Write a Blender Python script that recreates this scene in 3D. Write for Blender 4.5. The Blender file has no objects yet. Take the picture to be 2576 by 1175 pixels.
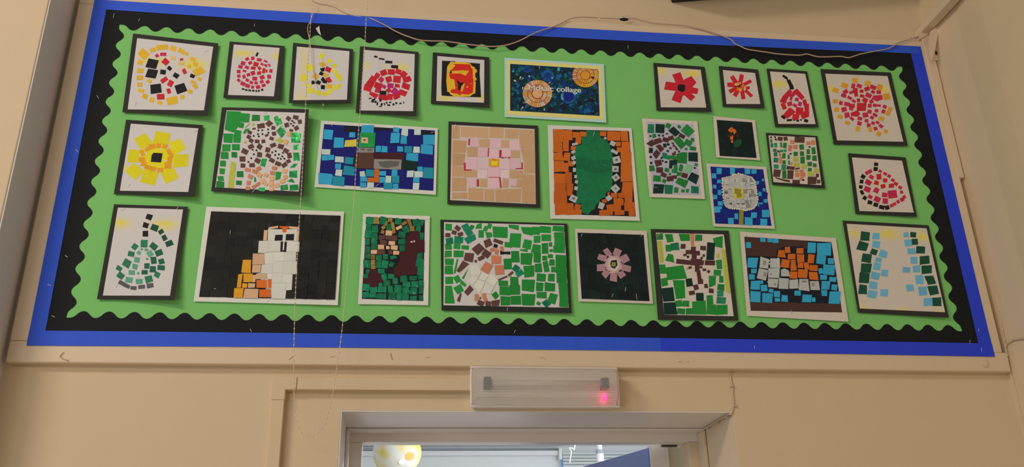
import bpy, bmesh, math, random
from mathutils import Vector, Matrix

# ------------------------------------------------------------------ camera, world, lights
ZB = 2.2                                   # height of the board's lower edge above the floor
W, H, FPX = 2576, 1175, 2221.3             # frame and focal length in pixels
RM = [[0.9922370134917115, -0.12246621497948873, -0.02162718764996572],   # camera right
      [0.02761174969709672, 0.3865136314655588, -0.921870275022452],      # camera down
      [0.12125716612107532, 0.9141166440230175, 0.3868946378335865]]      # camera forward
CAM = Vector((0.86722, -2.12688, -0.58104 + ZB))
scene = bpy.context.scene
col = scene.collection
cam_d = bpy.data.cameras.new('camera')
cam_d.sensor_width = 36; cam_d.sensor_fit = 'HORIZONTAL'; cam_d.lens = FPX / W * 36
cam_d.clip_start = 0.02
cam = bpy.data.objects.new('camera', cam_d); col.objects.link(cam)
r_, d_, f_ = [Vector(v) for v in RM]
mw = Matrix((( r_.x, -d_.x, -f_.x, CAM.x), (r_.y, -d_.y, -f_.y, CAM.y), (r_.z, -d_.z, -f_.z, CAM.z), (0, 0, 0, 1)))
cam.matrix_world = mw
scene.camera = cam

world = bpy.data.worlds.new('world'); scene.world = world
world.use_nodes = True
bg = world.node_tree.nodes['Background']
bg.inputs[0].default_value = (1.0, 0.88, 0.80, 1)
bg.inputs[1].default_value = 0.20
vs = scene.view_settings
vs.view_transform = 'Standard'; vs.look = 'None'; vs.exposure = -0.22; vs.gamma = 1.0
try: vs.use_curve_mapping = False
except Exception: pass

def area(name, loc, target, size, size_y, power, color):
    d = bpy.data.lights.new(name, 'AREA'); d.shape = 'RECTANGLE'; d.size = size; d.size_y = size_y
    d.energy = power; d.color = color
    o = bpy.data.objects.new(name, d); col.objects.link(o)
    o.location = loc
    o.rotation_euler = (Vector(target) - Vector(loc)).to_track_quat('-Z', 'Y').to_euler()
    return o
# two ceiling lamps of the classroom, and the ceiling lamp of the room behind the door
area('ceiling_lamp_near', (-1.9, -2.8, 4.1), (1.2, 0.0, 2.4), 1.2, 0.30, 61, (1.0, 0.83, 0.70))
area('ceiling_lamp_far', (-1.0, -4.6, 3.2), (1.6, -0.3, 2.2), 1.5, 0.6, 34, (1.0, 0.84, 0.70))
area('corridor_lamp', (2.3, 1.5, 2.55), (2.2, 1.9, 0.0), 1.2, 0.8, 95, (0.86, 0.93, 1.0))
area('low_fill_light', (-1.9, -4.0, 0.9), (1.6, 0.0, 2.1), 2.2, 1.0, 30, (1.0, 0.93, 0.90))  # added low fill with no visible source, brightens the door soffit

# ------------------------------------------------------------------ helpers
def ray(px, py):
    a, b = px - W / 2, py - H / 2
    return Vector((RM[0][i] * a + RM[1][i] * b + RM[2][i] * FPX for i in range(3)))
def at_y(px, py, y=0.0):
    r = ray(px, py); return CAM + r * ((y - CAM.y) / r.y)
def at_x(px, py, x):
    r = ray(px, py); return CAM + r * ((x - CAM.x) / r.x)
def at_z(px, py, z):
    r = ray(px, py); return CAM + r * ((z - CAM.z) / r.z)

def lin(c):
    c = c / 255.0
    return c / 12.92 if c <= 0.04045 else ((c + 0.055) / 1.055) ** 2.4
ILL = (0.62, 0.50, 0.42)
def seen(r, g, b, k=0.88):                  # paper colour from the colour it shows under the warm lamps
    return tuple(min(0.92, lin(v) / i * k) for v, i in zip((r, g, b), ILL))
MATS = {}
def mat(name, color, rough=0.75, metal=0.0, bump=0.0, scale=60, var=0.06, spec=0.3, emit=None, estr=0.0, rnd=0.0):
    if name in MATS: return MATS[name]
    m = bpy.data.materials.new(name); m.use_nodes = True
    nt = m.node_tree; b = nt.nodes['Principled BSDF']
    b.inputs['Roughness'].default_value = rough; b.inputs['Metallic'].default_value = metal
    b.inputs['Specular IOR Level'].default_value = spec
    tc = nt.nodes.new('ShaderNodeTexCoord'); nz = nt.nodes.new('ShaderNodeTexNoise')
    nz.inputs['Scale'].default_value = scale; nz.inputs['Detail'].default_value = 4
    nt.links.new(tc.outputs['Object'], nz.inputs['Vector'])
    mr = nt.nodes.new('ShaderNodeMapRange')
    mr.inputs['To Min'].default_value = 1 - var; mr.inputs['To Max'].default_value = 1 + var
    nt.links.new(nz.outputs['Fac'], mr.inputs['Value'])
    mx = nt.nodes.new('ShaderNodeVectorMath'); mx.operation = 'SCALE'
    mx.inputs[0].default_value = color[:3]
    if rnd:                                 # each cut piece of paper differs a little in tone
        oi = nt.nodes.new('ShaderNodeObjectInfo'); rr = nt.nodes.new('ShaderNodeMapRange')
        rr.inputs['To Min'].default_value = 1 - rnd; rr.inputs['To Max'].default_value = 1 + rnd
        nt.links.new(oi.outputs['Random'], rr.inputs['Value'])
        mm = nt.nodes.new('ShaderNodeMath'); mm.operation = 'MULTIPLY'
        nt.links.new(rr.outputs['Result'], mm.inputs[0]); nt.links.new(mr.outputs['Result'], mm.inputs[1])
        nt.links.new(mm.outputs[0], mx.inputs['Scale'])
    else:
        nt.links.new(mr.outputs['Result'], mx.inputs['Scale'])
    nt.links.new(mx.outputs[0], b.inputs['Base Color'])
    if bump:
        bp = nt.nodes.new('ShaderNodeBump'); bp.inputs['Strength'].default_value = bump
        bp.inputs['Distance'].default_value = 0.004
        nt.links.new(nz.outputs['Fac'], bp.inputs['Height']); nt.links.new(bp.outputs[0], b.inputs['Normal'])
    if emit:
        b.inputs['Emission Color'].default_value = (*emit, 1); b.inputs['Emission Strength'].default_value = estr
    MATS[name] = m
    return m

# paper colours: name -> (r, g, b as seen, kind)
COL = dict(
    white=(196, 180, 168), offwhite=(203, 192, 172), cream=(196, 176, 156), lavender=(176, 164, 168),
    mount=(45, 41, 36), mountgreen=(40, 41, 35), black=(29, 26, 28), navyblack=(24, 26, 34), deepgreen=(19, 30, 28), deepgreen2=(20, 35, 32), deepgreen3=(16, 25, 24),
    charcoal=(32, 30, 26), charcoal2=(38, 35, 31), charcoal3=(26, 24, 23), amber=(216, 158, 40), palepeach=(222, 166, 92),
    red=(190, 34, 44), crimson=(186, 36, 66), magenta=(176, 34, 96), rosepink=(196, 60, 100), brightred=(196, 38, 26),
    yellow=(206, 180, 26), lemon=(212, 196, 40), gold=(208, 186, 26), orange=(222, 140, 34), deeporange=(206, 96, 34),
    rust=(190, 92, 28), rust2=(180, 84, 26), peach=(218, 160, 118), salmon=(192, 114, 80), tan=(190, 146, 106), tan2=(184, 140, 100), coffee=(198, 152, 112),
    brown=(92, 58, 50), darkbrown=(80, 44, 44), maroon=(66, 28, 28), chocolate=(84, 54, 44), umber=(70, 46, 38),
    green=(36, 130, 50), green2=(32, 120, 44), foil=(30, 140, 62), foildark=(22, 92, 44), teal=(18, 122, 84), jungle=(14, 116, 74), emerald=(18, 108, 62),
    leaf=(40, 108, 74), leafpale=(84, 146, 112), leafdark=(30, 88, 60), bottle=(24, 70, 48), pine=(18, 44, 36), forest=(36, 110, 46),
    olive=(168, 166, 60), olivedark=(130, 122, 48), mustard=(196, 172, 62), goldfoil=(156, 120, 52),
    navy=(24, 28, 98), navy2=(20, 34, 110), skyblue=(50, 148, 190), sky2=(66, 170, 196), ocean=(32, 128, 142), iceblue=(184, 206, 206),
    paleblue=(100, 158, 206), pink=(214, 164, 164), pinkpale=(218, 174, 170), mauve=(162, 116, 118), mauvepale=(188, 144, 140), rose=(176, 40, 68),
    grey=(136, 124, 112), darkgrey=(92, 86, 80), silver=(170, 164, 154), slate=(84, 78, 78), stone=(184, 172, 156), palegreen=(120, 168, 120),
    posterblue=(168, 190, 184), posteryellow=(226, 190, 110), sunpeach=(222, 152, 100), sunorange=(208, 134, 44), posterteal=(14, 46, 60),
    bluegreen=(22, 90, 104), midblue=(24, 84, 130), deepblue=(18, 52, 110), aqua=(70, 146, 160), sand=(200, 172, 142))
FOIL = {'jungle', 'foil', 'foildark', 'emerald', 'goldfoil', 'teal'}
SHEETS = {'white', 'cream'}
def paper(c):
    key = 'paper_' + c
    if key in MATS: return MATS[key]
    rgb = seen(*COL[c])
    if c in FOIL:
        return mat(key, rgb, rough=0.24, metal=0.3, bump=0.6, scale=55, var=0.3, spec=0.8, rnd=0.28)
    return mat(key, rgb, rough=0.72, var=0.05, spec=0.25, rnd=0.06)

def sheet_mat(c):                         # white sheet with yellow glue stains held in an attribute
    key = 'stained_' + c
    if key in MATS: return MATS[key]
    m = mat(key, seen(*COL[c]), rough=0.7, var=0.03, spec=0.25)
    nt = m.node_tree; b = nt.nodes['Principled BSDF']
    at = nt.nodes.new('ShaderNodeAttribute'); at.attribute_name = 'stain'
    mx = nt.nodes.new('ShaderNodeMixRGB'); src = b.inputs['Base Color'].links[0].from_socket
    nt.links.new(at.outputs['Fac'], mx.inputs[0]); nt.links.new(src, mx.inputs[1])
    mx.inputs[2].default_value = (*seen(216, 186, 70), 1)
    nt.links.new(mx.outputs[0], b.inputs['Base Color'])
    return m

class MB:
    """collects faces and links them as ONE mesh object"""
    def __init__(s): s.v = []; s.f = []; s.m = []; s.mats = []; s.smooth = False
    def mi(s, m):
        if m not in s.mats: s.mats.append(m)
        return s.mats.index(m)
    def prism(s, pts, depth, m):          # pts: front outline (3D, near y plane); extruded away from the viewer (+y)
        a = 0.0
        n = len(pts)
        for i in range(n):
            p, q = pts[i], pts[(i + 1) % n]; a += p.x * q.z - q.x * p.z
        if a < 0: pts = pts[::-1]
        k = len(s.v); mi = s.mi(m)
        s.v += [tuple(p) for p in pts] + [(p.x, p.y + depth, p.z) for p in pts]
        s.f.append(list(range(k, k + n))); s.m.append(mi)          # counter clockwise seen from -y
        s.f.append([k + n + i for i in range(n)][::-1]); s.m.append(mi)
        for i in range(n):
            j = (i + 1) % n
            s.f.append([k + j, k + i, k + n + i, k + n + j]); s.m.append(mi)
    def box(s, x0, x1, y0, y1, z0, z1, m, mtx=None):
        k = len(s.v); mi = s.mi(m)
        vs_ = [Vector((x, y, z)) for x in (x0, x1) for y in (y0, y1) for z in (z0, z1)]
        if mtx: vs_ = [mtx @ v for v in vs_]
        s.v += [tuple(v) for v in vs_]
        for f in ((0, 1, 3, 2), (4, 6, 7, 5), (0, 4, 5, 1), (2, 3, 7, 6), (0, 2, 6, 4), (1, 5, 7, 3)):
            s.f.append([k + i for i in f]); s.m.append(mi)
    def tube(s, pts, r, m, n=8):
        k0 = len(s.v); mi = s.mi(m); L = len(pts)
        up = Vector((0, 1, 0))
        for i, p in enumerate(pts):
            t = (pts[min(i + 1, L - 1)] - pts[max(i - 1, 0)]).normalized()
            a = t.cross(up)
            if a.length < 1e-3: a = t.cross(Vector((1, 0, 0)))
            a.normalize(); b = t.cross(a)
            rr = r[i] if isinstance(r, list) else r
            for j in range(n):
                th = 2 * math.pi * j / n
                s.v.append(tuple(p + (a * math.cos(th) + b * math.sin(th)) * rr))
        for i in range(L - 1):
            for j in range(n):
                a0 = k0 + i * n + j; a1 = k0 + i * n + (j + 1) % n
                s.f.append([a0, a1, a1 + n, a0 + n]); s.m.append(mi)
        s.f.append([k0 + j for j in range(n)][::-1]); s.m.append(mi)
        s.f.append([k0 + (L - 1) * n + j for j in range(n)]); s.m.append(mi)
    def ball(s, c, r, m, nu=10, nv=7, sz=(1, 1, 1)):
        k = len(s.v); mi = s.mi(m)
        s.v.append((c.x, c.y, c.z + r * sz[2]))
        for i in range(1, nv):
            ph = math.pi * i / nv
            for j in range(nu):
                th = 2 * math.pi * j / nu
                s.v.append((c.x + r * sz[0] * math.sin(ph) * math.cos(th), c.y + r * sz[1] * math.sin(ph) * math.sin(th), c.z + r * sz[2] * math.cos(ph)))
        s.v.append((c.x, c.y, c.z - r * sz[2])); e = len(s.v) - 1
        for j in range(nu):
            s.f.append([k, k + 1 + j, k + 1 + (j + 1) % nu]); s.m.append(mi)
            s.f.append([e, e - nu + (j + 1) % nu, e - nu + j]); s.m.append(mi)
        for i in range(nv - 2):
            for j in range(nu):
                a = k + 1 + i * nu + j; b = k + 1 + i * nu + (j + 1) % nu
                s.f.append([a, a + nu, b + nu, b]); s.m.append(mi)
    def build(s, name, parent=None, smooth=False, bevel=0.0, attr=None, origin=None):
        off = Vector(origin) if origin is not None else (parent_loc(parent) if parent else Vector((0, 0, 0)))
        me = bpy.data.meshes.new(name)
        me.from_pydata([tuple(Vector(v) - off) for v in s.v], [], s.f)
        for m in s.mats: me.materials.append(m)
        for p, mi in zip(me.polygons, s.m): p.material_index = mi; p.use_smooth = smooth
        if attr is not None:
            a = me.attributes.new('stain', 'FLOAT', 'POINT')
            for i, v in enumerate(attr): a.data[i].value = v
        me.validate(); me.update()
        o = bpy.data.objects.new(name, me); col.objects.link(o)
        if parent: o.parent = parent
        elif origin is not None: o.location = off
        if bevel:
            bv = o.modifiers.new('bevel', 'BEVEL'); bv.width = bevel; bv.segments = 3; bv.limit_method = 'ANGLE'
        return o

LOCS = {}
def parent_loc(p):
    v = Vector((0, 0, 0))
    while p is not None:
        v += p.location; p = p.parent
    return v
def tag(o, label, cat, group=None):
    o['label'] = label; o['category'] = cat
    if group: o['group'] = group
    return o
def empty(name, loc, label, cat, group=None):
    o = bpy.data.objects.new(name, None); col.objects.link(o); o.location = loc
    o.empty_display_size = 0.05
    return tag(o, label, cat, group)
def structure(o): o['kind'] = 'structure'; return o

def smooth_path(pts, step=0.01):           # Catmull-Rom through 3D points
    out = []
    P = [pts[0]] + list(pts) + [pts[-1]]
    for i in range(1, len(P) - 2):
        p0, p1, p2, p3 = P[i - 1], P[i], P[i + 1], P[i + 2]
        n = max(2, int((p2 - p1).length / step))
        for k in range(n):
            t = k / n
            out.append(0.5 * ((2 * p1) + (p2 - p0) * t + (2 * p0 - 5 * p1 + 4 * p2 - p3) * t * t + (3 * p1 - p0 - 3 * p2 + p3) * t ** 3))
    out.append(pts[-1].copy())
    return out

# ------------------------------------------------------------------ the room
M_wall = mat('painted_plaster_wall', (0.77, 0.645, 0.44), rough=0.62, bump=0.12, scale=14, var=0.025, spec=0.3)
M_trim = mat('cream_gloss_paint', (0.80, 0.67, 0.49), rough=0.42, bump=0.06, scale=25, var=0.02, spec=0.4)
M_soffit = mat('lightened_gloss_paint', (0.88, 0.84, 0.79), rough=0.38, bump=0.05, scale=20, var=0.02, spec=0.45)
M_backwall = mat('white_emulsion_paint', (0.80, 0.82, 0.84), rough=0.6, var=0.02)
M_ceil = mat('ceiling_paint', (0.85, 0.86, 0.86), rough=0.7, var=0.02)
M_floor = mat('floor_vinyl', (0.5, 0.45, 0.38), rough=0.4, var=0.1, scale=8)

YW = 0.024                                  # wall face, behind the board and its frame
XL, XR = -0.0535, 2.4856                    # left corner, right corner
OX0, OX1, OZ = at_y(857, 1030, YW).x, at_y(1845, 1037, YW).x, (at_y(857, 1030, YW).z + at_y(1845, 1037, YW).z) / 2
YF = 0.235                                  # where the door frame starts
w = MB()
w.box(XL - 1.6, OX0, YW, 0.32, 0, 5.0, M_wall)
w.box(OX1, XR + 0.6, YW, 0.32, 0, 5.0, M_wall)
w.box(OX0, OX1, YW, 0.32, OZ, 5.0, M_wall)
structure(w.build('wall_back'))
w = MB(); w.box(XL - 1.6, XL - .003, -0.136, YW, 0, 5.0, M_wall); structure(w.build('wall_left', bevel=0.003))
w = MB(); w.box(XL - .003, XL, -0.133, YW, 0, 5.0, mat('grey_painted_board', (0.78, 0.77, 0.82), rough=.5, var=.03, bump=.05, scale=10)); structure(w.build('trim_10'))
w = MB()                                     # right wall, its lighter and darker bands shaped as tilted facets
sec = [(XR, YW), (XR, -0.02), (XR + 0.006, -0.122), (XR - 0.003, -0.235), (XR - 0.003, -0.25), (XR + 0.03, -2.6), (XR + 0.3, -2.6), (XR + 0.3, YW)]
k = len(sec)
w.v = [(x, y, 0.0) for x, y in sec] + [(x, y, 5.0) for x, y in sec]; w.mats = [M_wall]
for i in range(k):
    j = (i + 1) % k; w.f.append([i, j, k + j, k + i]); w.m.append(0)
w.f += [list(range(k))[::-1], [k + i for i in range(k)]]; w.m += [0, 0]
structure(w.build('wall_right'))
w = MB(); w.box(-2.2, 3.4, -5.2, 4.3, -0.05, 0.0, M_floor); structure(w.build('floor'))
# reveal lining of the opening, soffit and left side coloured lighter for bounced light
w = MB()
w.box(OX0, OX1, YW + 0.001, YF, OZ - 0.003, OZ, M_soffit)
w.box(OX0, OX0 + 0.003, YW + 0.001, YF, 0.0, OZ - 0.003, M_soffit)
w.box(OX1 - 0.003, OX1, YW + 0.001, YF, 0.0, OZ - 0.003, M_trim)
structure(w.build('trim_1'))
# door frame: small bead, then the jambs and head
FX0, FX1, FZ = 0.7722, 1.6689, -0.1745 + ZB
w = MB()
w.box(OX0 + .003, OX1 - .003, YF, 0.289, OZ - 0.009, OZ - .003, M_soffit)
w.box(OX0 + .003, OX0 + 0.012, YF, 0.289, 0, OZ - 0.009, M_soffit)
w.box(OX1 - 0.012, OX1 - .003, YF, 0.289, 0, OZ - 0.009, M_trim)
w.box(OX0 + .003, OX1 - .003, 0.289, 0.34, FZ, OZ - .003, M_soffit)
w.box(OX0 + .003, FX0, 0.289, 0.34, 0, FZ, M_soffit)
w.box(FX1, OX1 - .003, 0.289, 0.34, 0, FZ, M_trim)
structure(w.build('trim_2', bevel=0.003))

# picture-rail timber around the board
def rail(x0, x1, z0, z1, y0, y1, name):
    w = MB(); w.box(x0, x1, y0, y1, z0 + ZB, z1 + ZB, M_trim); return structure(w.build(name, bevel=0.0035))
RAIL = rail(-0.040, 2.480, -0.040, 0.012, -0.0018, YW, 'trim_3')
rail(-0.040, 2.480, 0.972, 1.008, -0.0018, YW, 'trim_4')
rail(-0.040, 0.010, 0.012, 0.972, -0.0018, YW, 'trim_5')
rail(2.432, 2.468, 0.012, 0.972, -0.0018, YW, 'trim_6')
rail(2.460, 2.482, 0.535, 0.990, -0.0024, YW, 'trim_9')

# ------------------------------------------------------------------ the display board
board = empty('display_board', (1.22, 0.0, ZB), 'long green display board with black scalloped and blue borders on the cream wall', 'display board')
M_blue2 = mat('blue_border_paper_darker', seen(36, 54, 172, 1.0), rough=0.65, var=0.05, spec=0.3)  # darker piece past the join, with the right side's weaker light in its colour
M_ply = mat('board_fibre', (0.3, 0.22, 0.15))
M_green = mat('green_backing_paper', seen(108, 160, 83, 1.0), rough=0.8, bump=0.15, scale=9, var=0.05)
M_black = mat('black_border_paper', seen(20, 20, 21, 1.0), rough=0.7, var=0.1, spec=0.2)
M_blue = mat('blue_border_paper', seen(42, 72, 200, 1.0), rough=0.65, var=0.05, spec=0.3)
w = MB(); w.box(0.010, 2.432, 0.001, YW - .001, 0.012 + ZB, 0.972 + ZB, M_ply); w.build('backing_panel', board)
w = MB(); w.prism([Vector((a, -0.001, b + ZB)) for a, b in ((0.05, 0.05), (2.39, 0.05), (2.39, 0.935), (0.05, 0.935))], 0.0015, M_green)
w.build('green_backing_paper', board)
PER, AMP = 0.0585, 0.0085
WL, WR, WB, WT = 0.0845, 2.3555, 0.0775, 0.9000
def scallop(side):
    pts = []
    n = 40 if side in 'TB' else 16
    if side in 'TB':
        L = WR - WL; n = round(L / PER); N = n * 14
        z0 = WT if side == 'T' else WB; sg = 1 if side == 'T' else -1
        for i in range(N + 1):
            x = WL + L * i / N; ph = 2 * math.pi * n * i / N
            c = math.cos(ph); c = math.copysign(abs(c) ** 0.85, c)
            pts.append((x, z0 + sg * AMP * c))
        out = (0.965 if side == 'T' else 0.020); zz = z0 + sg * AMP
        pts += [(2.425, zz), (2.425, out), (0.018, out), (0.018, zz)]
    else:
        L = WT - WB; n = round(L / PER); N = n * 14
        x0 = WL if side == 'L' else WR; sg = -1 if side == 'L' else 1
        for i in range(N + 1):
            z = WB + L * i / N; ph = 2 * math.pi * n * i / N
            c = math.cos(ph); c = math.copysign(abs(c) ** 0.85, c)
            pts.append((x0 + sg * AMP * c, z))
        out = 0.018 if side == 'L' else 2.425
        xx = x0 + sg * AMP
        pts += [(xx, WT + AMP), (out, 0.960), (out, 0.025), (xx, WB - AMP)]
    return pts
for i, sd in enumerate('LRTB'):
    w = MB(); y = -0.0022 - (0.0006 if sd in 'TB' else 0)
    w.prism([Vector((a, y, b + ZB)) for a, b in scallop(sd)], 0.0004, M_black)
    w.build('scalloped_border', board)
# blue strips lie over the rail's inner edge
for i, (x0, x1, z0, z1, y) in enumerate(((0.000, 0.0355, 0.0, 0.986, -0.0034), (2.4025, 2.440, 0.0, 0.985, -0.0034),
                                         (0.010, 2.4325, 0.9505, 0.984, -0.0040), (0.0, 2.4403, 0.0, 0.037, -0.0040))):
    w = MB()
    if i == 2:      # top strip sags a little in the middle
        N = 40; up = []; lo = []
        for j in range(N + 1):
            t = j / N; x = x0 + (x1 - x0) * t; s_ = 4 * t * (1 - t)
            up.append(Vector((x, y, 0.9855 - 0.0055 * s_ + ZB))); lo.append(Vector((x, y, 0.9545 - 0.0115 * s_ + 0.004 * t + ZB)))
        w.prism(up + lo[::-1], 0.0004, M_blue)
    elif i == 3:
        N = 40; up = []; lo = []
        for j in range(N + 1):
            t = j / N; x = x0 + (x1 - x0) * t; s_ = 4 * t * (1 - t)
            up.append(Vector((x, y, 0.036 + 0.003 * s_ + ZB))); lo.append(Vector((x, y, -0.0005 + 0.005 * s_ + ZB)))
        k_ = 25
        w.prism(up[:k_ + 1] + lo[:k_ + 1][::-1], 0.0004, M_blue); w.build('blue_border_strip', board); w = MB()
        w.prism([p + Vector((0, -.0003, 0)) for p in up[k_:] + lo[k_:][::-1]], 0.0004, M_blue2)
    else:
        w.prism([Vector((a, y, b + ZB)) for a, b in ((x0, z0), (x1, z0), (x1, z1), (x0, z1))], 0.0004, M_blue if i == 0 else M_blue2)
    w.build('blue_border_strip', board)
w = MB(); w.prism([at_y(a, b, -0.0030) for a, b in ((2474, 790), (2480, 812), (2492, 850), (2499, 880), (2492, 880), (2478, 830))], 0.0004, M_green)
w.build('green_paper_scrap', board)
M_staple = mat('staple_wire', (0.92, 0.90, 0.86), rough=0.35, metal=0.15, var=0.02, spec=0.8)
def staple_mb(w, px, py, ln, ang, y):
    a = math.radians(ang); dx, dy = math.cos(a) * ln / 2, math.sin(a) * ln / 2
    p, q = at_y(px - dx, py - dy, y - 0.0007), at_y(px + dx, py + dy, y - 0.0007)
    w.tube([p + Vector((0, 0.0008, 0)), p, q, q + Vector((0, 0.0008, 0))], 0.00055, M_staple, 6)
for px, py, ln, an, y in ((286, 39, 11, -78, -.0032), (246, 244, 9, 60, -.0032), (193, 379, 9, 50, -.0034), (167, 645, 8, 30, -.0040), (124, 717, 9, 15, -.0040), (134, 796, 8, 25, -.0040),
                          (631, 831, 8, 65, -.0036), (350, 50, 7, -70, -.0036), (640, 63, 7, -80, -.0036), (2440, 860, 8, 90, -.0036), (2462, 830, 6, 85, -.0040), (1580, 118, 7, 90, -.0036),
                          (1898, 873, 8, 80, -.0040), (2469, 880, 9, 85, -.0040), (1295, 834, 7, -60, -.0036)):
    w = MB(); staple_mb(w, px, py, ln, an, y); w.build('staple', board)

# ------------------------------------------------------------------ artworks
def quad_grid(c, n):                        # bilinear points of a quad given in pixels TL,TR,BR,BL
    for j in range(n + 1):
        for i in range(n + 1):
            u, v = i / n, j / n
            yield u, v, ((1-u)*(1-v)*c[0][0]+u*(1-v)*c[1][0]+u*v*c[2][0]+(1-u)*v*c[3][0],
                         (1-u)*(1-v)*c[0][1]+u*(1-v)*c[1][1]+u*v*c[2][1]+(1-u)*v*c[3][1])
def inside(p, poly):
    x, y = p; r = False; n = len(poly)
    for i in range(n):
        x1, y1 = poly[i]; x2, y2 = poly[(i + 1) % n]
        if (y1 > y) != (y2 > y) and x < (x2 - x1) * (y - y1) / (y2 - y1) + x1: r = not r
    return r
WHOLE = {'flower_centre', 'inner_disc', 'gold_centre', 'neck', 'wing', 'eye_patch', 'beak', 'flower_disc'}
class Art:
    def __init__(s, view, mount, sheet, name, label, category, mcol='mount', scol='white', curl=(1, 3, 8, 3), stains=(), bow=0, group=None, mountname='mount', seed=1):
        s.ox, s.oy, s.sc = view; s.curl = tuple(c * k for c, k in zip(curl, (1, 1.8, 1.5, 1.5))); s.bow = bow; s.k = 0; s.dk = 0.000012; s.jit = 0.055; s.grow = 1.0; s.rnd = random.Random(seed)
        s.mq = [s.px(*p) for p in mount]
        b = [at_y(*p) for p in s.mq]
        s.quad = b
        base = (b[2] + b[3]) / 2; base.y = -0.0035
        s.e = empty(name, base, label, category, group or ('mosaic pictures on the display board' if name == 'mosaic_picture' else None))
        s.layer(mount, 'paper_' + mcol, mountname, 0.0, 0.0005, mcol, None)
        if sheet: s.layer(sheet, None, 'paper_sheet', 0.0007, 0.0002, scol, stains)
    def px(s, x, y): return (s.ox + x / s.sc, s.oy + y / s.sc)
    def lift(s, p):                         # how far the paper stands off the board at a wall point
        q = s.quad
        ex = (q[1] - q[0]); u = max(0, min(1, (p.x - (q[0].x + q[3].x) / 2) / max(1e-6, ((q[1].x + q[2].x) - (q[0].x + q[3].x)) / 2)))
        v = max(0, min(1, ((q[0].z + q[1].z) / 2 - p.z) / max(1e-6, ((q[0].z + q[1].z) - (q[2].z + q[3].z)) / 2)))
        c = s.curl
        l = ((1-u)**2*(1-v)**2*c[0] + u*u*(1-v)**2*c[1] + u*u*v*v*c[2] + (1-u)**2*v*v*c[3])
        l += s.bow * math.sin(math.pi * u) * v * v
        return l / 1000
    def pt(s, px, py, off):
        y = -0.0042 - off
        p = at_y(px, py, y); p = at_y(px, py, y - s.lift(p))
        return p
    def layer(s, c, mname, name, off, th, colr, stains):
        n = 18; w = MB(); att = []
        m = sheet_mat(colr) if (stains is not None and colr in SHEETS) else paper(colr)
        w.mats = [m]
        cq = [s.px(*p) for p in c]
        back = []
        for u, v, p in quad_grid(cq, n):
            q = s.pt(p[0], p[1], off + th); w.v.append(tuple(q)); back.append((q.x, q.y + th, q.z))
            a = 0.0
            zx, zy = (p[0] - s.ox) * s.sc, (p[1] - s.oy) * s.sc
            for (cx, cy, rx, ry, k) in (stains or ()):
                a = max(a, k * math.exp(-((zx - cx) / rx) ** 2 - ((zy - cy) / ry) ** 2))
            att.append(min(1.0, a * 1.5))
        N = (n + 1) ** 2; w.v += back; att += att
        for j in range(n):
            for i in range(n):
                a = j * (n + 1) + i; f = [a, a + n + 1, a + n + 2, a + 1]
                w.f.append(f); w.m.append(0); w.f.append([x + N for x in f[::-1]]); w.m.append(0)
        rim = [i for i in range(n + 1)] + [j * (n + 1) + n for j in range(1, n + 1)] + [n * (n + 1) + i for i in range(n - 1, -1, -1)] + [j * (n + 1) for j in range(n - 1, 0, -1)]
        for i in range(len(rim)):
            a, b = rim[i], rim[(i + 1) % len(rim)]; w.f.append([a, b, b + N, a + N]); w.m.append(0)
        return w.build(name, s.e, smooth=False, attr=att)
    def tiles(s, data, rough=True):
        out = []
        for t in data.split(','):
            t = t.split()
            if not t: continue
            if t[0] == 'P':
                v = [float(x) for x in t[1:]]; out.append(list(zip(v[::2], v[1::2])))
            else:
                v = [float(x) for x in t] + [0] * (5 - len(t))
                if v[3] == 0: v[3] = v[2]
                cx, cy, tw, th, a = v[:5]; a = math.radians(a); ca, sa = math.cos(a), math.sin(a)
                j = s.jit * min(tw, th)
                q = []
                for (dx, dy) in ((-1, -1), (1, -1), (1, 1), (-1, 1)):
                    x = dx * tw / 2 + s.rnd.uniform(-j, j); y = dy * th / 2 + s.rnd.uniform(-j, j)
                    q.append((cx + x * ca - y * sa, cy + x * sa + y * ca))
                out.append(q)
        if s.grow != 1.0:
            for i, q in enumerate(out):
                mx, my = sum(p[0] for p in q) / len(q), sum(p[1] for p in q) / len(q)
                out[i] = [(mx + (x - mx) * s.grow, my + (y - my) * s.grow) for x, y in q]
        return out
    def put(s, w, poly, colr):
        off = 0.0012 + s.k * s.dk; s.k += 1
        P2 = [s.px(*p) for p in poly]
        xs, ys = [p[0] for p in P2], [p[1] for p in P2]
        x0, x1, y0, y1 = min(xs), max(xs), min(ys), max(ys); step = 9.0
        if max(x1 - x0, y1 - y0) < 18:
            w.prism([s.pt(*p, off) for p in P2], 0.0002, paper(colr)); return
        bm = bmesh.new()                     # large or hollow-sided pieces follow the bend of the sheet
        bm.faces.new([bm.verts.new((x, y, 0)) for x, y in P2])
        bmesh.ops.triangulate(bm, faces=bm.faces[:])
        for ax, a0, a1 in ((0, x0, x1), (1, y0, y1)):
            n = int((a1 - a0) / step)
            for i in range(1, n):
                co = [0, 0, 0]; no = [0, 0, 0]; co[ax] = a0 + (a1 - a0) * i / n; no[ax] = 1
                bmesh.ops.bisect_plane(bm, geom=bm.verts[:] + bm.edges[:] + bm.faces[:], plane_co=co, plane_no=no)
        bm.verts.index_update(); k = len(w.v); mi = w.mi(paper(colr)); n = len(bm.verts)
        fr = [s.pt(v.co.x, v.co.y, off) for v in bm.verts]
        w.v += [tuple(p) for p in fr] + [(p.x, p.y + 0.0002, p.z) for p in fr]
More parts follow.
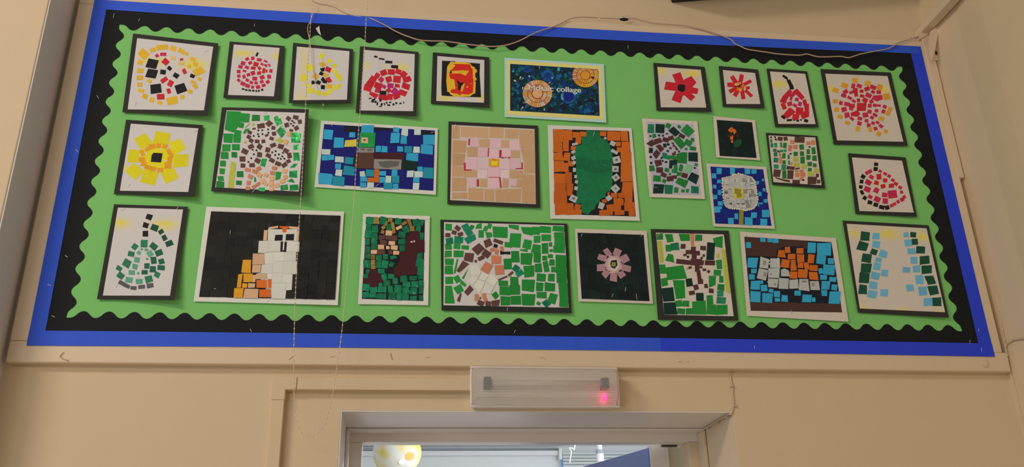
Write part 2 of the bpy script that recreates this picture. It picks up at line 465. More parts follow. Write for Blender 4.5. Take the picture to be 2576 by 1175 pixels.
        for f in bm.faces:
            ids = [v.index for v in f.verts]
            a = sum(fr[ids[i]].x * fr[ids[(i + 1) % len(ids)]].z - fr[ids[(i + 1) % len(ids)]].x * fr[ids[i]].z for i in range(len(ids)))
            if a < 0: ids = ids[::-1]
            w.f.append([k + i for i in ids]); w.m.append(mi); w.f.append([k + n + i for i in ids[::-1]]); w.m.append(mi)
        for e in bm.edges:
            if len(e.link_faces) == 1:
                a, b = e.verts[0].index, e.verts[1].index
                w.f.append([k + a, k + b, k + n + b, k + n + a]); w.m.append(mi)
        bm.free()
    def part(s, name, *groups, parent=None, label=None, each=False, foil=False):
        """one part; groups are 'colour: tiles' strings. each=True makes every tile a part of its own"""
        w = MB(); o = None
        if name.endswith('tiles'): name = name[:-1]
        elif name.endswith('s') and name not in WHOLE: name = name[:-1]
        todo = [(c.strip(), poly) for c, d in (g.split(':') for g in groups) for poly in s.tiles(d)]
        each = len(todo) > 1 and name not in WHOLE
        if each and not name.endswith(('tile', 'petal', 'eye', 'seed', 'strip', 'sliver', 'tip')): name += '_tile'
        for c, poly in todo:
            s.put(w, poly, c)
            if each: o = w.build(name, parent or s.e); w = MB()
        if not each: o = w.build(name, parent or s.e)
        if label: o['label'] = label
        return o
    def fill(s, name, region, size, gap, cols, jit=0.08, aspect=1.0, rot=0, holes=(), into=None, prob=1.0, edge=0.0):
        """lays hand-cut squares in courses over a region given in view coordinates"""
        R = region; r = s.rnd; w = into or MB()
        x0, x1 = min(p[0] for p in R), max(p[0] for p in R); y0, y1 = min(p[1] for p in R), max(p[1] for p in R)
        y = y0
        while y < y1:
            hh = size * aspect * r.uniform(0.85, 1.15); x = x0 - r.uniform(0, size * 0.6)
            hh = min(hh, max(y1 - y, 4))
            while x < x1:
                ww = size * r.uniform(0.78, 1.2)
                cx, cy = x + ww / 2, y + hh / 2
                a, b, c_, d = max(x, x0), min(x + ww, x1), y, y + hh
                if inside((cx if x0 < cx < x1 else (a + b) / 2, cy), R) and not any(inside((cx, cy), h) for h in holes) and b - a > 4 and r.random() < prob:
                    j = jit * size; g = gap / 2
                    s.put(w, [(a + g + r.uniform(0, j), c_ + g + r.uniform(0, j)), (b - g - r.uniform(0, j), c_ + g + r.uniform(0, j)),
                              (b - g - r.uniform(0, j), d - g - r.uniform(0, j)), (a + g + r.uniform(0, j), d - g - r.uniform(0, j))], r.choice(cols))
                    if into is None: w.build(name[:-1] if name.endswith('s') else name, s.e); w = MB()
                x += ww
            y += hh
    def ground(s, name, quad, size, cols, gap=0.0, holes=(), upright=True):
        """hand-cut squares laid in uneven columns over a whole quad"""
        r = s.rnd
        def mp(u, v): return ((1-u)*(1-v)*quad[0][0]+u*(1-v)*quad[1][0]+u*v*quad[2][0]+(1-u)*v*quad[3][0], (1-u)*(1-v)*quad[0][1]+u*(1-v)*quad[1][1]+u*v*quad[2][1]+(1-u)*v*quad[3][1])
        Wd = math.dist(quad[0], quad[1]); Hd = math.dist(quad[0], quad[3]); nu = max(1, round(Wd / size)); nv = max(1, round(Hd / size))
        us = [0] + sorted((i + r.uniform(-.22, .22)) / nu for i in range(1, nu)) + [1]
        for a, b in zip(us[:-1], us[1:]):
            vs_ = [0] + sorted((i + r.uniform(-.35, .35)) / nv for i in range(1, nv)) + [1]
            for c, d in zip(vs_[:-1], vs_[1:]):
                gu, gv = gap / Wd / 2, gap / Hd / 2
                e = lambda: r.uniform(-.004, .004)
                p = [mp(a + gu + e() * (a > 0), c + gv + e()), mp(b - gu + e() * (b < 1), c + gv + e()), mp(b - gu + e() * (b < 1), d - gv + e()), mp(a + gu + e() * (a > 0), d - gv + e())]
                m = (sum(x for x, y in p) / 4, sum(y for x, y in p) / 4)
                if any(inside(m, h) for h in holes): continue
                w = MB(); s.put(w, p, r.choice(cols)); w.build(name, s.e)
    def staples(s, data):
        for t in data.split(','):
            v = [float(x) for x in t.split()]
            p = s.px(v[0], v[1]); q = s.pt(p[0], p[1], 0.0026)
            w = MB(); staple_mb(w, p[0], p[1], v[2] / s.sc, v[3], q.y); w.build('staple', s.e)

# ---- top row, left to right
V = (300, 70, 5.108)
A = Art(V, ((178,72),(1272,200),(1135,1130),(40,1085)), ((230,132),(1208,242),(1088,1060),(108,1048)), 'mosaic_picture',
        'black-mounted mosaic of an amber ring around black and red squares, top left corner', 'picture', curl=(1,3,13,2),
        stains=((960,470,150,60,.9),(520,430,70,50,.6),(330,400,60,60,.6)), seed=3)
A.part('ring_tiles', 'amber: P 300 258 395 338 320 415 232 335, 270 445 60 65 25, 432 288 65 55 -12, 550 250 152 68 -4, 693 265 75 60 20, 797 298 85 65 30, 862 335 50 40 20,'
  '943 402 65 50 12, 977 467 60 50 25, 897 497 50 42 -20, P 1045 492 1110 565 985 630 935 550, 1030 660 50 45 30, 950 697 70 42 10, 977 748 55 60 -30, 912 820 60 48 30, 810 888 58 50 5,'
  '682 938 145 95 -14, 520 962 62 48 25, 417 925 62 60 10, 330 880 65 62 25, 278 808 75 45 20, 263 730 62 52 5, 262 640 82 55 5, 268 552 74 60 2, 385 683 55 45 35', 'palepeach: 690 388 66 45 3, 795 457 74 42 3')
A.part('black_tiles', 'black: P 378 392 508 418 470 530 335 503, P 372 524 500 545 465 652 332 630, 560 568 70 55 8, 645 520 58 50 40, 730 612 68 58 35, 940 618 60 45 20, P 398 732 532 716 545 830 405 850, P 708 745 832 707 875 808 745 853')
A.part('red_tiles', 'red: 594 437 80 75 40, 838 560 46 68 -28, 576 668 95 55 -33, 658 715 68 78 28, 636 812 46 62 -12, 532 885 95 70 -3', 'crimson: 484 357 45 40 -35, 564 338 80 40 2, 800 405 42 28 -15')
A.staples('1115 295 50 -28, 205 970 40 -75')

V = (550, 90, 6.183)
A = Art(V, ((172,88),(1028,160),(965,1008),(72,968)), ((235,135),(948,188),(860,942),(145,920)), 'mosaic_picture',
        'small black-mounted mosaic of a round crimson apple with a black stem, in the top row', 'picture', curl=(1,2,7,2), stains=((380,275,170,45,.7),(910,320,60,50,.8)), seed=4)
A.part('apple', 'crimson: 445 362 60 45 -25, 531 350 55 50 -8, 631 373 75 45 10, 730 397 65 30 25, 787 458 30 50 -28, 812 548 52 55 3, 785 637 60 62 -3, 765 718 58 50 -30, 700 772 62 45 -20,'
  '612 795 68 52 -12, 528 797 45 45 5, 450 780 72 55 15, 375 745 75 60 25, 312 693 50 42 45, 313 624 52 48 2, 312 556 60 50 -4, 340 483 65 50 12, 377 426 68 58 18, 490 420 60 45 -30,'
  '440 490 62 45 25, 400 548 58 35 12, 462 605 60 45 -15, 533 582 65 58 -18, 392 635 45 55 -18, 445 690 55 45 35, 508 728 55 45 20, 560 668 75 60 3, 676 645 70 60 -22, 582 733 55 42 5, 670 715 58 45 -25',
  'red: 580 443 75 68 15, 675 440 45 35 35, 733 460 45 40 35, 536 503 75 45 5, 635 505 48 50 -35, 745 548 30 45 8, 627 578 62 48 -5', 'brightred: 700 540 45 78 12')
A.part('stem', 'black: 597 288 28 65 25')
A.part('base', 'black: 380 828 38 25 10, 430 842 38 25 10, 482 848 38 28 5, 537 853 36 25 8, 585 858 32 24 5, 626 854 28 25 5, 676 838 35 28 -15')

A = Art(V, ((1160,108),(2092,208),(2052,1050),(1090,1045)), ((1218,168),(2035,240),(1995,995),(1160,1002)), 'mosaic_picture',
        'black-mounted mosaic of a yellow pear outline with red and black pieces behind the bead chain', 'picture', curl=(1,3,10,4), bow=10,
        stains=((1330,500,60,500,.35),(1290,960,90,90,.4)), seed=5)
A.part('pear_outline', 'lemon: 1603 311 72 76 35, 1718 393 85 55 -10, 1795 465 80 52 8, 1802 550 70 60 20, 1855 620 90 75 40, 1888 675 60 60 25, 1870 775 75 45 -25, 1812 810 90 60 -10, 1722 870 75 65 -8,'
  '1645 905 85 60 15, 1540 882 95 70 12, 1427 855 95 78 0, 1395 770 85 50 25, 1328 650 100 100 2, P 1410 425 1500 490 1450 565 1340 500')
A.part('orange_tiles', 'amber: P 1615 398 1672 450 1610 495 1555 435, P 1500 575 1562 628 1515 690 1448 640, P 1650 570 1715 605 1670 655 1605 612, 1718 782 88 65 0')
A.part('red_tiles', 'red: 1703 522 85 75 25, P 1722 637 1768 710 1705 735 1660 665')
A.part('black_tiles', 'black: P 1575 508 1655 492 1640 550 1600 560, 1597 588 60 50 25, P 1620 635 1690 710 1680 740 1625 735 1590 680, 1465 725 45 55 0, 1505 722 25 40 40, 1555 725 60 55 25, 1622 797 62 62 3')

V = (880, 100, 5.875)
A = Art(V, ((152,95),(1015,180),(980,1130),(88,1080)), ((205,148),(960,213),(935,1055),(163,1045)), 'mosaic_picture',
        'black-mounted mosaic of a round bright red pomegranate with a dashed black stalk, behind the chain', 'picture', curl=(1,2,9,2), stains=((240,380,60,40,.6),(780,410,90,40,.8),(540,400,60,30,.4)), seed=6); A.grow = 1.05
A.part('pomegranate', 'red: P 325 528 405 568 355 655 265 612, P 265 608 358 655 330 705 235 655, P 225 655 330 702 300 770 200 738, 405 528 70 70 28, 500 485 90 80 -20, 612 477 95 75 2, P 690 425 770 455 740 515 665 490,'
  'P 792 455 855 505 790 575 740 515, P 780 560 885 535 915 605 800 640, P 785 632 890 665 870 745 765 705, P 740 730 852 770 815 838 715 800, P 640 850 720 810 745 850 665 890, 595 845 75 90 3, 490 850 130 75 8, P 310 765 425 810 380 870 285 805,'
  'P 380 622 490 655 455 730 355 700, 575 585 85 85 -18, 698 585 105 95 3, 700 680 70 50 10, 575 745 60 60 -35, 690 822 90 60 -25', 'crimson: 415 745 80 70 15, 462 590 65 65 40',
  'magenta: P 560 640 645 650 640 715 555 705, 510 695 50 45 30, P 665 700 740 775 660 810 600 770')
A.part('stalk', 'black: 383 250 50 25 12, 470 283 78 22 8, 575 330 98 38 3, 662 398 98 45 3')
A.part('core', 'black: 492 782 90 55 2')
A.part('base', 'black: 300 865 40 15 -8, 350 885 50 25 -25, 338 912 40 25 5, 380 918 24 30 15, 452 895 28 35 10, 405 945 20 42 10, 470 955 25 35 25, 452 985 35 14 0, 513 950 16 35 -20, 545 932 22 22 10, 595 925 32 18 -5, 573 965 40 22 5, 645 953 28 28 -20, 688 937 30 24 25, 748 940 32 18 -20, 795 928 12 22 10')

A = Art(V, ((1228,185),(2060,258),(2062,1005),(1198,945)), ((1295,240),(1988,300),(1983,930),(1278,905)), 'mosaic_picture',
        'black-mounted collage of a red and orange shape on a black square, beside the poster', 'picture', curl=(1,2,6,1), stains=((1420,860,120,40,.7),(1950,850,50,50,.8)), seed=7)
A.part('black_ground', 'black: P 1362 310 1560 318 1562 330 1690 332 1925 352 1918 500 1925 600 1940 850 1600 842 1600 822 1358 825 1352 700 1360 500')
A.part('orange_shape', 'amber: P 1490 325 1690 332 1780 348 1800 385 1850 410 1845 430 1875 440 1880 478 1855 490 1852 540 1875 580 1860 640 1855 790 1800 815 1780 838 1600 842 1530 835 1480 800 1470 775 1440 770 1425 600 1438 400')
A.part('red_shape', 'brightred: P 1530 355 1600 358 1780 365 1790 410 1815 430 1820 560 1828 600 1820 780 1750 810 1640 800 1635 825 1590 800 1490 780 1495 735 1560 730 1545 590 1480 570 1468 510 1520 500 1680 510 1700 535 1720 535 1720 500 1640 490 1600 455 1500 450 1560 380')
A.part('orange_tiles', 'amber: P 1510 460 1600 455 1615 480 1660 450 1765 460 1725 490 1715 530 1690 525 1640 500 1510 500, P 1690 640 1700 660 1665 770 1640 760 1650 690')
A.part('black_tiles', 'black: P 1575 585 1630 635 1690 630 1650 680 1630 745 1600 740 1600 660, P 1500 440 1500 490 1470 490, 1450 790 40 28 0')

# printed title poster
V = (1250, 130, 6.527)
A = Art(V, ((125,98),(1758,205),(1797,1165),(125,1072)), None, 'title_poster', 'printed poster titled Mosaic collage with orange sun discs on teal, pale blue and yellow borders', 'poster',
        mcol='posterblue', curl=(1,1,3,1), mountname='pale_blue_backing', seed=8)
A.layer(((165,138),(1720,240),(1752,1118),(165,1035)), None, 'yellow_border', 0.0007, 0.0002, 'posteryellow', None)
A.layer(((217,200),(1658,290),(1688,1055),(217,968)), None, 'printed_picture', 0.0010, 0.0001, 'posterteal', None)
pic = [(217,200),(1658,290),(1688,1055),(217,968)]
prt = MB(); r = A.rnd; A.dk = 0.0000018
for i in range(620):
    x, y = r.uniform(225, 1660), r.uniform(205, 1045)
    if i > 300 and sz > 50: sz *= .5
    if not inside((x - 14, y - 14), pic) or not inside((x + 14, y + 14), pic): continue
    sz = r.choice((r.uniform(20, 45), r.uniform(45, 85)))
    q = A.tiles('%f %f %f %f %f' % (x, y, sz, sz * r.uniform(.5, .9), r.uniform(0, 180)))[0]
    if not all(inside(p, pic) for p in q): continue
    A.put(prt, q, r.choice(['bluegreen', 'bluegreen', 'posterteal', 'deepblue', 'midblue', 'posterteal', 'bottle', 'bluegreen', 'deepblue', 'pine', 'pine', 'navyblack', 'navyblack', 'midblue'] + (['sand', 'aqua'] if i % 3 == 0 else [])))
def sun(cx, cy, rings, center, rc, cols, clip=None, wob=0.0):
    base = [(cx + (rings[-1] + 4) * math.cos(2*math.pi*i/48), cy + (rings[-1] + 4) * 0.92 * math.sin(2*math.pi*i/48)) for i in range(48)]
    if clip: base = [(min(max(x, 220), clip(0)), max(y, clip(1, x))) for x, y in base]
    A.put(prt, base, 'maroon' if 'sunpeach' in cols else 'deepblue')
    for a, b in zip(rings[:-1], rings[1:]):
        n = max(8, int(2 * math.pi * (a + b) / 2 / 34)); t0 = r.random()
        for i in range(n):
            a0, a1 = 2 * math.pi * (i + t0 + .06) / n, 2 * math.pi * (i + t0 + .94) / n
            q = [(cx + R_ * math.cos(t), cy + R_ * .92 * math.sin(t)) for R_, t in ((a + 4, a0), (b - 3, a0), (b - 3, (a0 + a1) / 2), (b - 3, a1), (a + 4, a1))]
            q = [(min(max(x, 219), 1656 + (y - 290) * .039), min(max(y, 203 + (x - 217) * .0625), 965 + (x - 217) * .059)) for x, y in q]
            if max(x for x, y in q) - min(x for x, y in q) > 6 and max(y for x, y in q) - min(y for x, y in q) > 6: A.put(prt, q, r.choice(cols))
    A.put(prt, [(cx + rc * math.cos(2*math.pi*i/28), cy + rc * .92 * math.sin(2*math.pi*i/28)) for i in range(28)], center)
SC = ['sunpeach', 'sunorange', 'sunpeach', 'tan', 'salmon', 'sand']
sun(665, 688, (92, 160, 245), 'sunpeach', 84, SC)
cl = lambda k, x=0: 1664 if k == 0 else 282 + (x - 1658) * 0.0624 + 8
sun(1455, 388, (80, 145, 218), 'sunorange', 76, ['sunorange', 'sunorange', 'salmon', 'sunpeach', 'amber', 'coffee'], clip=cl)
sun(1178, 735, (88, 130), 'navy2', 86, ['midblue', 'aqua', 'deepblue', 'bluegreen', 'paleblue'])
sun(835, 395, (60, 105), 'deepblue', 55, ['midblue', 'deepblue', 'midblue', 'bluegreen', 'aqua'])
sun(500, 292, (45, 62), 'deepblue', 42, ['midblue', 'bluegreen', 'deepblue'])
prt.build('printed_mosaic', A.e)
def lettering(text, art, x0, y0, x1, y1, colr, off):
    cu = bpy.data.curves.new('lettering', 'FONT'); cu.body = text; cu.size = 1.0; cu.offset = 0.0
    t = bpy.data.objects.new('lettering', cu); col.objects.link(t)
    bpy.context.view_layer.update()
    me = bpy.data.meshes.new_from_object(t.evaluated_get(bpy.context.evaluated_depsgraph_get()))
    bpy.data.objects.remove(t)
    xs = [v.co.x for v in me.vertices]; wx = max(xs) - min(xs); mx = min(xs)
    a, b = art.px(x0, y0), art.px(x1, y1); pa, pb = at_y(*a, off), at_y(*b, off)
    ex = (pb - pa) / wx; ez = Vector((-ex.z, 0, ex.x)) * 0.92
    loc = art.e.location
    vs0 = [v.co.copy() for v in me.vertices]; fs0 = [list(p.vertices) for p in me.polygons]; vv, ff = [], []
    for q, (dx, dy) in enumerate(((-.02, 0), (0, .008), (.02, 0), (0, -.008))):    # heavier strokes
        k = len(vv); vv += [tuple(pa + ex * (v.x - mx + dx) + ez * (v.y + dy) - loc + Vector((0, -q * 1e-5, 0))) for v in vs0]
        ff += [[k + i for i in f] for f in fs0]
    me = bpy.data.meshes.new('lettering'); me.from_pydata(vv, [], ff); me.update()
    me.materials.clear(); me.materials.append(paper(colr))
    o = bpy.data.objects.new('lettering', me); col.objects.link(o); o.parent = art.e
    return o
lo = lettering('Mosaic collage', A, 527, 630, 1382, 672, 'offwhite', -0.0082)
lo['label'] = 'off-white bold words Mosaic collage'

V = (1640, 140, 5.8545)
A = Art(V, ((22,105),(775,165),(878,828),(68,808)), ((80,165),(718,208),(800,765),(132,760)), 'mosaic_picture',
        'black-mounted mosaic of a red poppy with seven wide petals, right of the titled poster', 'picture', scol='cream', curl=(1,1,5,1), stains=((130,225,70,50,.7),(600,265,130,45,.8)), seed=9)
A.part('petal', 'red: P 298 280 418 243 462 350 450 420 360 420, P 470 355 580 300 657 395 590 470 480 460, P 500 440 683 487 668 565 520 550, P 450 560 575 555 640 605 575 668, P 345 520 465 560 420 700 288 652, P 205 383 385 402 370 522 180 500', each=True)
A.part('flower_disc', 'red: P 380 385 470 360 570 400 600 470 560 560 460 590 360 540 340 450')
A.part('flower_centre', 'black: P 385 428 430 422 482 430 492 470 480 525 440 535 385 512 375 480')
A.staples('175 705 45 -30')
A = Art(V, ((985,150),(1563,205),(1660,775),(1045,750)), ((1045,212),(1518,255),(1597,712),(1098,712)), 'mosaic_picture',
        'smallest black-mounted mosaic, a red flower with narrow petals and an orange centre', 'picture', scol='cream', curl=(1,1,4,1), seed=10)
A.part('petal', 'red: 1205 350 62 110 -32, 1312 340 62 130 14, 1400 402 140 48 -27, 1410 475 60 45 0, 1425 555 135 50 44, 1338 575 60 130 -8, 1245 545 65 120 32, 1190 505 110 58 -28, 1165 430 110 62 2', each=True)
A.part('flower_centre', 'red: 1290 455 150 130 20', 'palepeach: 1262 405 90 12 -12, 1250 425 70 14 -5, 1320 420 60 16 20', 'deeporange: 1340 445 60 26 10, 1270 490 50 44 20, 1320 480 70 34 -15', 'amber: 1300 505 40 36 10, 1255 440 50 14 0', 'black: 1262 450 80 12 -8, 1305 432 56 16 -35, 1283 452 16 34 10')
A = Art(V, ((1690,190),(2285,230),(2455,1055),(1815,1050)), ((1738,232),(2258,268),(2410,1008),(1862,1005)), 'mosaic_picture',
        'black-mounted mosaic of a red pear with a long curved black stalk', 'picture', scol='cream', curl=(1,1,4,1), stains=((1870,420,110,45,.8),), seed=11); A.grow = 1.08
A.part('stalk', 'black: 1945 305 40 30 30, 1975 325 40 35 30, 1992 345 20 40 -30, 2030 400 50 85 -25, 2055 465 55 60 -10')
A.part('pear', 'red: P 2020 500 2065 530 1990 640 1925 600, P 1920 610 1990 640 1970 700 1885 680, 1942 745 60 90 -20, P 2140 490 2245 610 2200 650 2085 525, 2250 690 55 80 -12, 2280 770 62 110 -3, P 2240 820 2312 830 2310 895 2222 932 2195 890, P 2030 765 2110 830 1990 925 1930 880, 2175 820 100 100 8, 2120 905 90 80 10',
  'crimson: 2048 635 35 45 20, 2030 710 65 60 -15, 2107 733 55 40 35', 'magenta: 2135 645 50 45 10, 2180 710 50 60 20', 'crimson: 2075 575 50 100 50')
A.part('base', 'black: 1935 905 60 35 35, 2025 950 70 28 -5, 2095 950 24 18, 2147 958 35 22 8, 2195 945 25 20, 2270 957 55 40 20')

V = (2060, 160, 5.341)
A = Art(V, ((22,72),(965,120),(1195,1105),(200,1085)), ((85,135),(922,168),(1135,1050),(245,1032)), 'mosaic_picture',
        'black-mounted mosaic of a crimson starburst with orange tips, near the board\'s top right corner', 'picture', scol='cream', curl=(1,1,3,1), stains=((160,340,70,40,.7),(890,350,80,50,.7)), seed=12); A.grow = 1.06
A.part('centre_square', 'red: 575 582 118 100 2')
A.part('rays', 'crimson: 463 300 48 60 10, 543 300 68 50 20, 440 385 60 35 -15, 668 428 75 55 25, P 735 430 845 425 855 480 780 505 712 475, 413 460 60 35 35, 468 503 50 35 35, 358 378 60 50 -30, 335 430 65 45 20, 298 530 45 50 10, 380 543 75 52 10, 435 605 50 45 20, 340 615 62 60 -15, 378 690 65 65 -12,'
  '445 740 55 35 35, 552 738 58 38 15, 545 802 55 50 15, 625 690 70 60 -8, 682 643 55 45 20, 683 567 50 45 12, 750 560 45 40 10, 805 563 55 28 8, 885 580 50 42 25, 867 645 42 48 20, 775 632 45 40 5, 755 690 60 38 25, 712 725 45 40 30, 640 768 48 40 5, 668 828 48 48 5, 728 800 42 42 20, 788 792 45 35 30, 760 872 45 45 -20, 835 840 50 40 30, 806 385 55 45 5, 728 380 50 40 25, 728 318 75 52 20',
  'red: 487 360 60 60 0, 500 415 42 55 -10, 575 370 50 35 0, 645 340 65 50 -20, 580 435 55 35 15, 620 490 65 55 30, 532 492 38 45 5, 705 510 50 45 -35, 445 565 70 45 0, P 430 665 515 630 555 675 520 710 435 700')
A.part('orange_tips', 'orange: 485 225 65 55 0, 345 293 75 60 20, 225 358 70 55 20, 655 265 62 60 25, 815 318 70 70 20, 908 443 85 75 -10, 220 505 62 45 5, 237 617 60 50 8, 285 713 58 45 20, 383 797 58 40 20, 957 610 48 48 15, 928 665 52 52 20, 838 740 65 48 18, 525 875 50 60 10, 688 882 45 65 -5, 803 940 52 52 30, 897 908 50 42 25')

# ---- middle rows
V = (280, 290, 5.596)
A = Art(V, ((208,62),(1292,138),(1170,1148),(35,1110)), ((275,118),(1225,185),(1083,1080),(120,1062)), 'mosaic_picture',
        'black-mounted mosaic of a big yellow flower with a black middle, at the left edge', 'picture', curl=(1,3,12,1), stains=((215,735,60,35,.8),), seed=13)
A.part('petal', 'gold: P 318 335 475 252 585 395 410 480, P 812 385 965 328 1048 465 880 570, P 870 555 1085 545 1083 718 865 735, P 680 790 880 740 950 880 768 968, P 475 740 670 805 605 990 402 938, P 320 670 465 790 335 910 195 790, P 250 478 420 492 410 665 225 658, P 625 220 832 255 805 410 582 395', each=True)
A.part('flower_disc', 'gold: P 430 460 580 390 720 395 850 470 890 600 870 730 740 800 600 800 450 740 390 620')
A.part('orange_ring', 'orange: 575 440 90 75 -12, 665 430 75 65 2, 760 438 80 62 14, 500 475 70 60 -28, 435 530 60 85 -20, 812 510 62 75 -25, 845 570 60 65 -10, 432 620 90 60 2, 450 680 80 75 15, 515 730 85 60 18, 595 755 80 65 8, 690 772 90 58 0, 800 708 105 90 3, 825 625 70 80 5', 'white: 405 565 26 35 0, 690 488 22 28 0, 855 700 14 50 5, 765 640 40 16 0, 490 530 30 30 40, 470 465 30 18 -20, 410 685 28 22 0, 632 785 14 34 8, 802 460 28 26 0')
A.part('flower_centre', 'black: P 595 527 722 535 700 665 555 655 568 560')
A.staples('1180 222 60 -25, 245 975 45 -60')

V = (520, 260, 4.896)
A = Art(V, ((188,48),(1258,72),(1190,1145),(55,1082)), ((245,85),(1215,118),(1135,1085),(105,1035)), 'mosaic_picture',
        'black-mounted curling mosaic of brown rings over orange stems with green tiles either side', 'picture', curl=(1,16,20,2), bow=2, seed=14)
A.part('green_foil_tiles', 'foil: 885 228 78 78 -20, P 925 270 980 360 920 430 855 340, 1100 425 125 130 3, 1103 540 65 62 0, 1105 658 75 100 0, P 1020 795 1070 745 1122 740 1085 790, 1065 873 95 85 0, P 985 960 1050 925 1090 980, 955 1037 95 65 -8, 1075 1040 110 70 -3, 735 182 75 65 -3, 855 178 55 45 -15, P 680 680 745 682 715 785 658 765, 678 1060 75 45 3',
  'green: P 250 95 420 100 410 260 345 265 330 360 220 325, 470 180 115 110 3, 428 270 60 70 10, 262 430 115 110 2, 378 375 85 90 8, 370 440 90 90 5, 243 548 100 90 3, 360 540 95 75 0, 220 645 95 85 3, 200 740 70 75 2, 190 835 65 70 3, 172 925 70 65 -5, P 540 240 480 290 475 305 530 255, P 475 315 530 310 465 380 445 365, P 850 840 920 845 905 930 845 950, P 585 900 605 915 610 970 583 965',
  'forest: 605 180 100 75 3, 340 633 72 70 2, 163 1000 95 80 3, 410 870 82 70 2, 397 977 72 55 5')
A.part('olive_tiles', 'olive: P 300 712 362 735 328 1042 260 1038, 573 262 28 35, P 840 450 900 425 950 460 910 492, 475 480 35 28')
A.part('brown_flower_rings', 'brown: 668 277 90 55 -8, P 770 207 818 245 765 292 718 250, 820 302 45 45 12, 582 312 42 20 -15, 530 357 52 42 25, 518 412 48 45 30, 548 460 50 45 30, 620 467 55 42 5, 697 467 48 42 -8, 828 373 50 48 0, 798 432 52 42 20, 738 392 48 25 -25,'
  '545 530 70 50 -25, 650 533 62 60 38, 468 593 75 65 25, 440 685 72 60 2, 445 765 55 48 5, 558 760 68 50 -5, 625 708 65 55 25, 650 632 60 60 8, 817 515 72 50 -20, 912 530 70 55 15, 975 582 62 55 30, 750 573 55 55 10, 1017 642 52 62 -10, 758 643 60 50 30, 1004 712 52 42 -25, 805 702 62 50 30, 878 742 65 50 20, 955 758 65 50 -35,'
  '1005 187 55 52 38, 1097 172 65 48 15, 1145 228 48 50 -12, 985 268 52 52 -15, 1103 303 55 45 -30, 1040 332 42 30 10')
A.part('black_seeds', 'black: ' + ','.join('%s 20 18 %d' % (p, (i * 37) % 60 - 30) for i, p in enumerate('635 332;683 330;755 320;630 378;640 405;685 377;760 360;578 400;565 570;612 578;580 627;547 675;513 720;847 588;805 602;888 628;930 652;875 675;955 680;912 683;842 635;938 610;1053 215;1077 237;1035 250;1063 275'.split(';'))))
A.part('orange_tiles', 'salmon: 503 817 65 42 10, 590 837 62 45 18, 640 803 60 45 -30, 538 902 58 50 20, 515 977 50 52 0, 507 1047 45 48, P 545 1025 650 965 665 990 575 1055, 833 797 60 42 8, 807 857 55 50 5',
  'sunpeach: 1010 378 48 52 5, 975 478 48 50 15, 648 880 62 52 30, 727 885 55 42 25, 693 953 50 60 -25, 725 993 52 38 25, 797 925 52 55 2, 795 985 50 55 0, 797 1050 52 58 2, 960 833 55 50 15, 968 905 50 45 -10, 932 958 68 45 -25, 863 1010 60 42 -12')
A.staples('725 115 45 -45, 575 1080 45 -45')

V = (780, 290, 5.594)
A = Art(V, ((155,75),(1798,180),(1770,1120),(62,1010)), ((198,125),(1757,215),(1735,1062),(118,965)), 'mosaic_picture',
        'white-bordered mosaic of a green-headed duck among blue squares, crossed by the bead chain', 'picture', mcol='offwhite', scol='navy', curl=(1,1,2,1), seed=15)
A.part('dark_ground_tiles', 'navyblack: P 480 145 720 160 700 250 650 240 480 235, P 895 165 1170 190 1160 215 900 210, P 1560 215 1755 222 1750 290 1570 270, P 320 470 340 560 330 500, P 620 560 660 560 650 760 600 740, P 1130 380 1230 390 1220 420 1130 410')
A.part('light_blue_tiles', 'skyblue: P 200 197 328 210 310 345 185 332, 398 390 140 138 3, 592 275 82 75 2, 806 192 170 108 2, 1212 205 85 62 8, 1198 315 130 150 2, 1318 347 85 118 3, 1670 345 165 145 2, 1642 485 165 130 5, 960 472 80 85 3, 1048 478 82 90 5, 1268 475 88 72 2, 1440 590 172 105 4, 205 597 85 72, 298 593 82 70, 393 718 82 78 4, 215 893 190 148 3, 752 897 95 70, 748 980 90 75, 1022 818 95 65, 1015 907 85 80, 1190 808 82 88, 1205 1000 80 78, 1548 755 75 65, 1495 907 90 75')
A.part('teal_tiles', 'ocean: 550 637 115 95 3, 547 780 155 130 5, 398 925 175 135 4, 840 812 120 100 3, 1380 480 110 95 2, 1202 902 98 100, 1095 992 130 90, 1660 810 145 150 3')
A.part('pale_tiles', 'iceblue: 223 515 120 80 2, 412 625 125 82 3, 405 810 95 90 6, 735 822 72 72 -4, 848 985 95 85 3, 1102 900 78 95 2, 1332 232 95 105 8, 1513 235 90 85 4, 1498 487 90 88 3, 1408 825 95 92 3, 1525 830 118 85 2, 1488 1000 90 105 3')
A.part('beak', 'mustard: P 495 352 570 348 655 335 655 440 560 442 480 445')
hd = A.part('head', 'foil: P 700 245 922 245 908 455 685 450')
A.part('eye_patch', 'peach: 768 350 95 82 2', 'black: 766 348 28 18', parent=hd)
A.part('neck', 'grey: 790 490 225 70 2', 'darkgrey: 740 482 55 22 5, 840 488 70 24 -4')  # dark grey patches are shadow painted onto the neck
A.part('body', 'umber: P 650 530 700 528 690 750 612 735', 'chocolate: P 690 525 895 525 893 752 660 745', 'maroon: P 900 525 1325 530 1325 628 900 615')
A.part('wing', 'grey: P 900 615 1290 625 1280 765 895 755', 'darkgrey: P 955 655 1100 640 1260 648 1240 715 1150 730 1080 745 990 720')
A.part('tail', 'pine: P 1290 632 1350 628 1350 645 1505 655 1500 775 1285 758')
A.part('leg', 'rust: P 905 760 975 762 968 948 800 935 808 875 900 878')
A.staples('315 135 45 -50, 1725 240 45 -20, 950 980 60 -35')

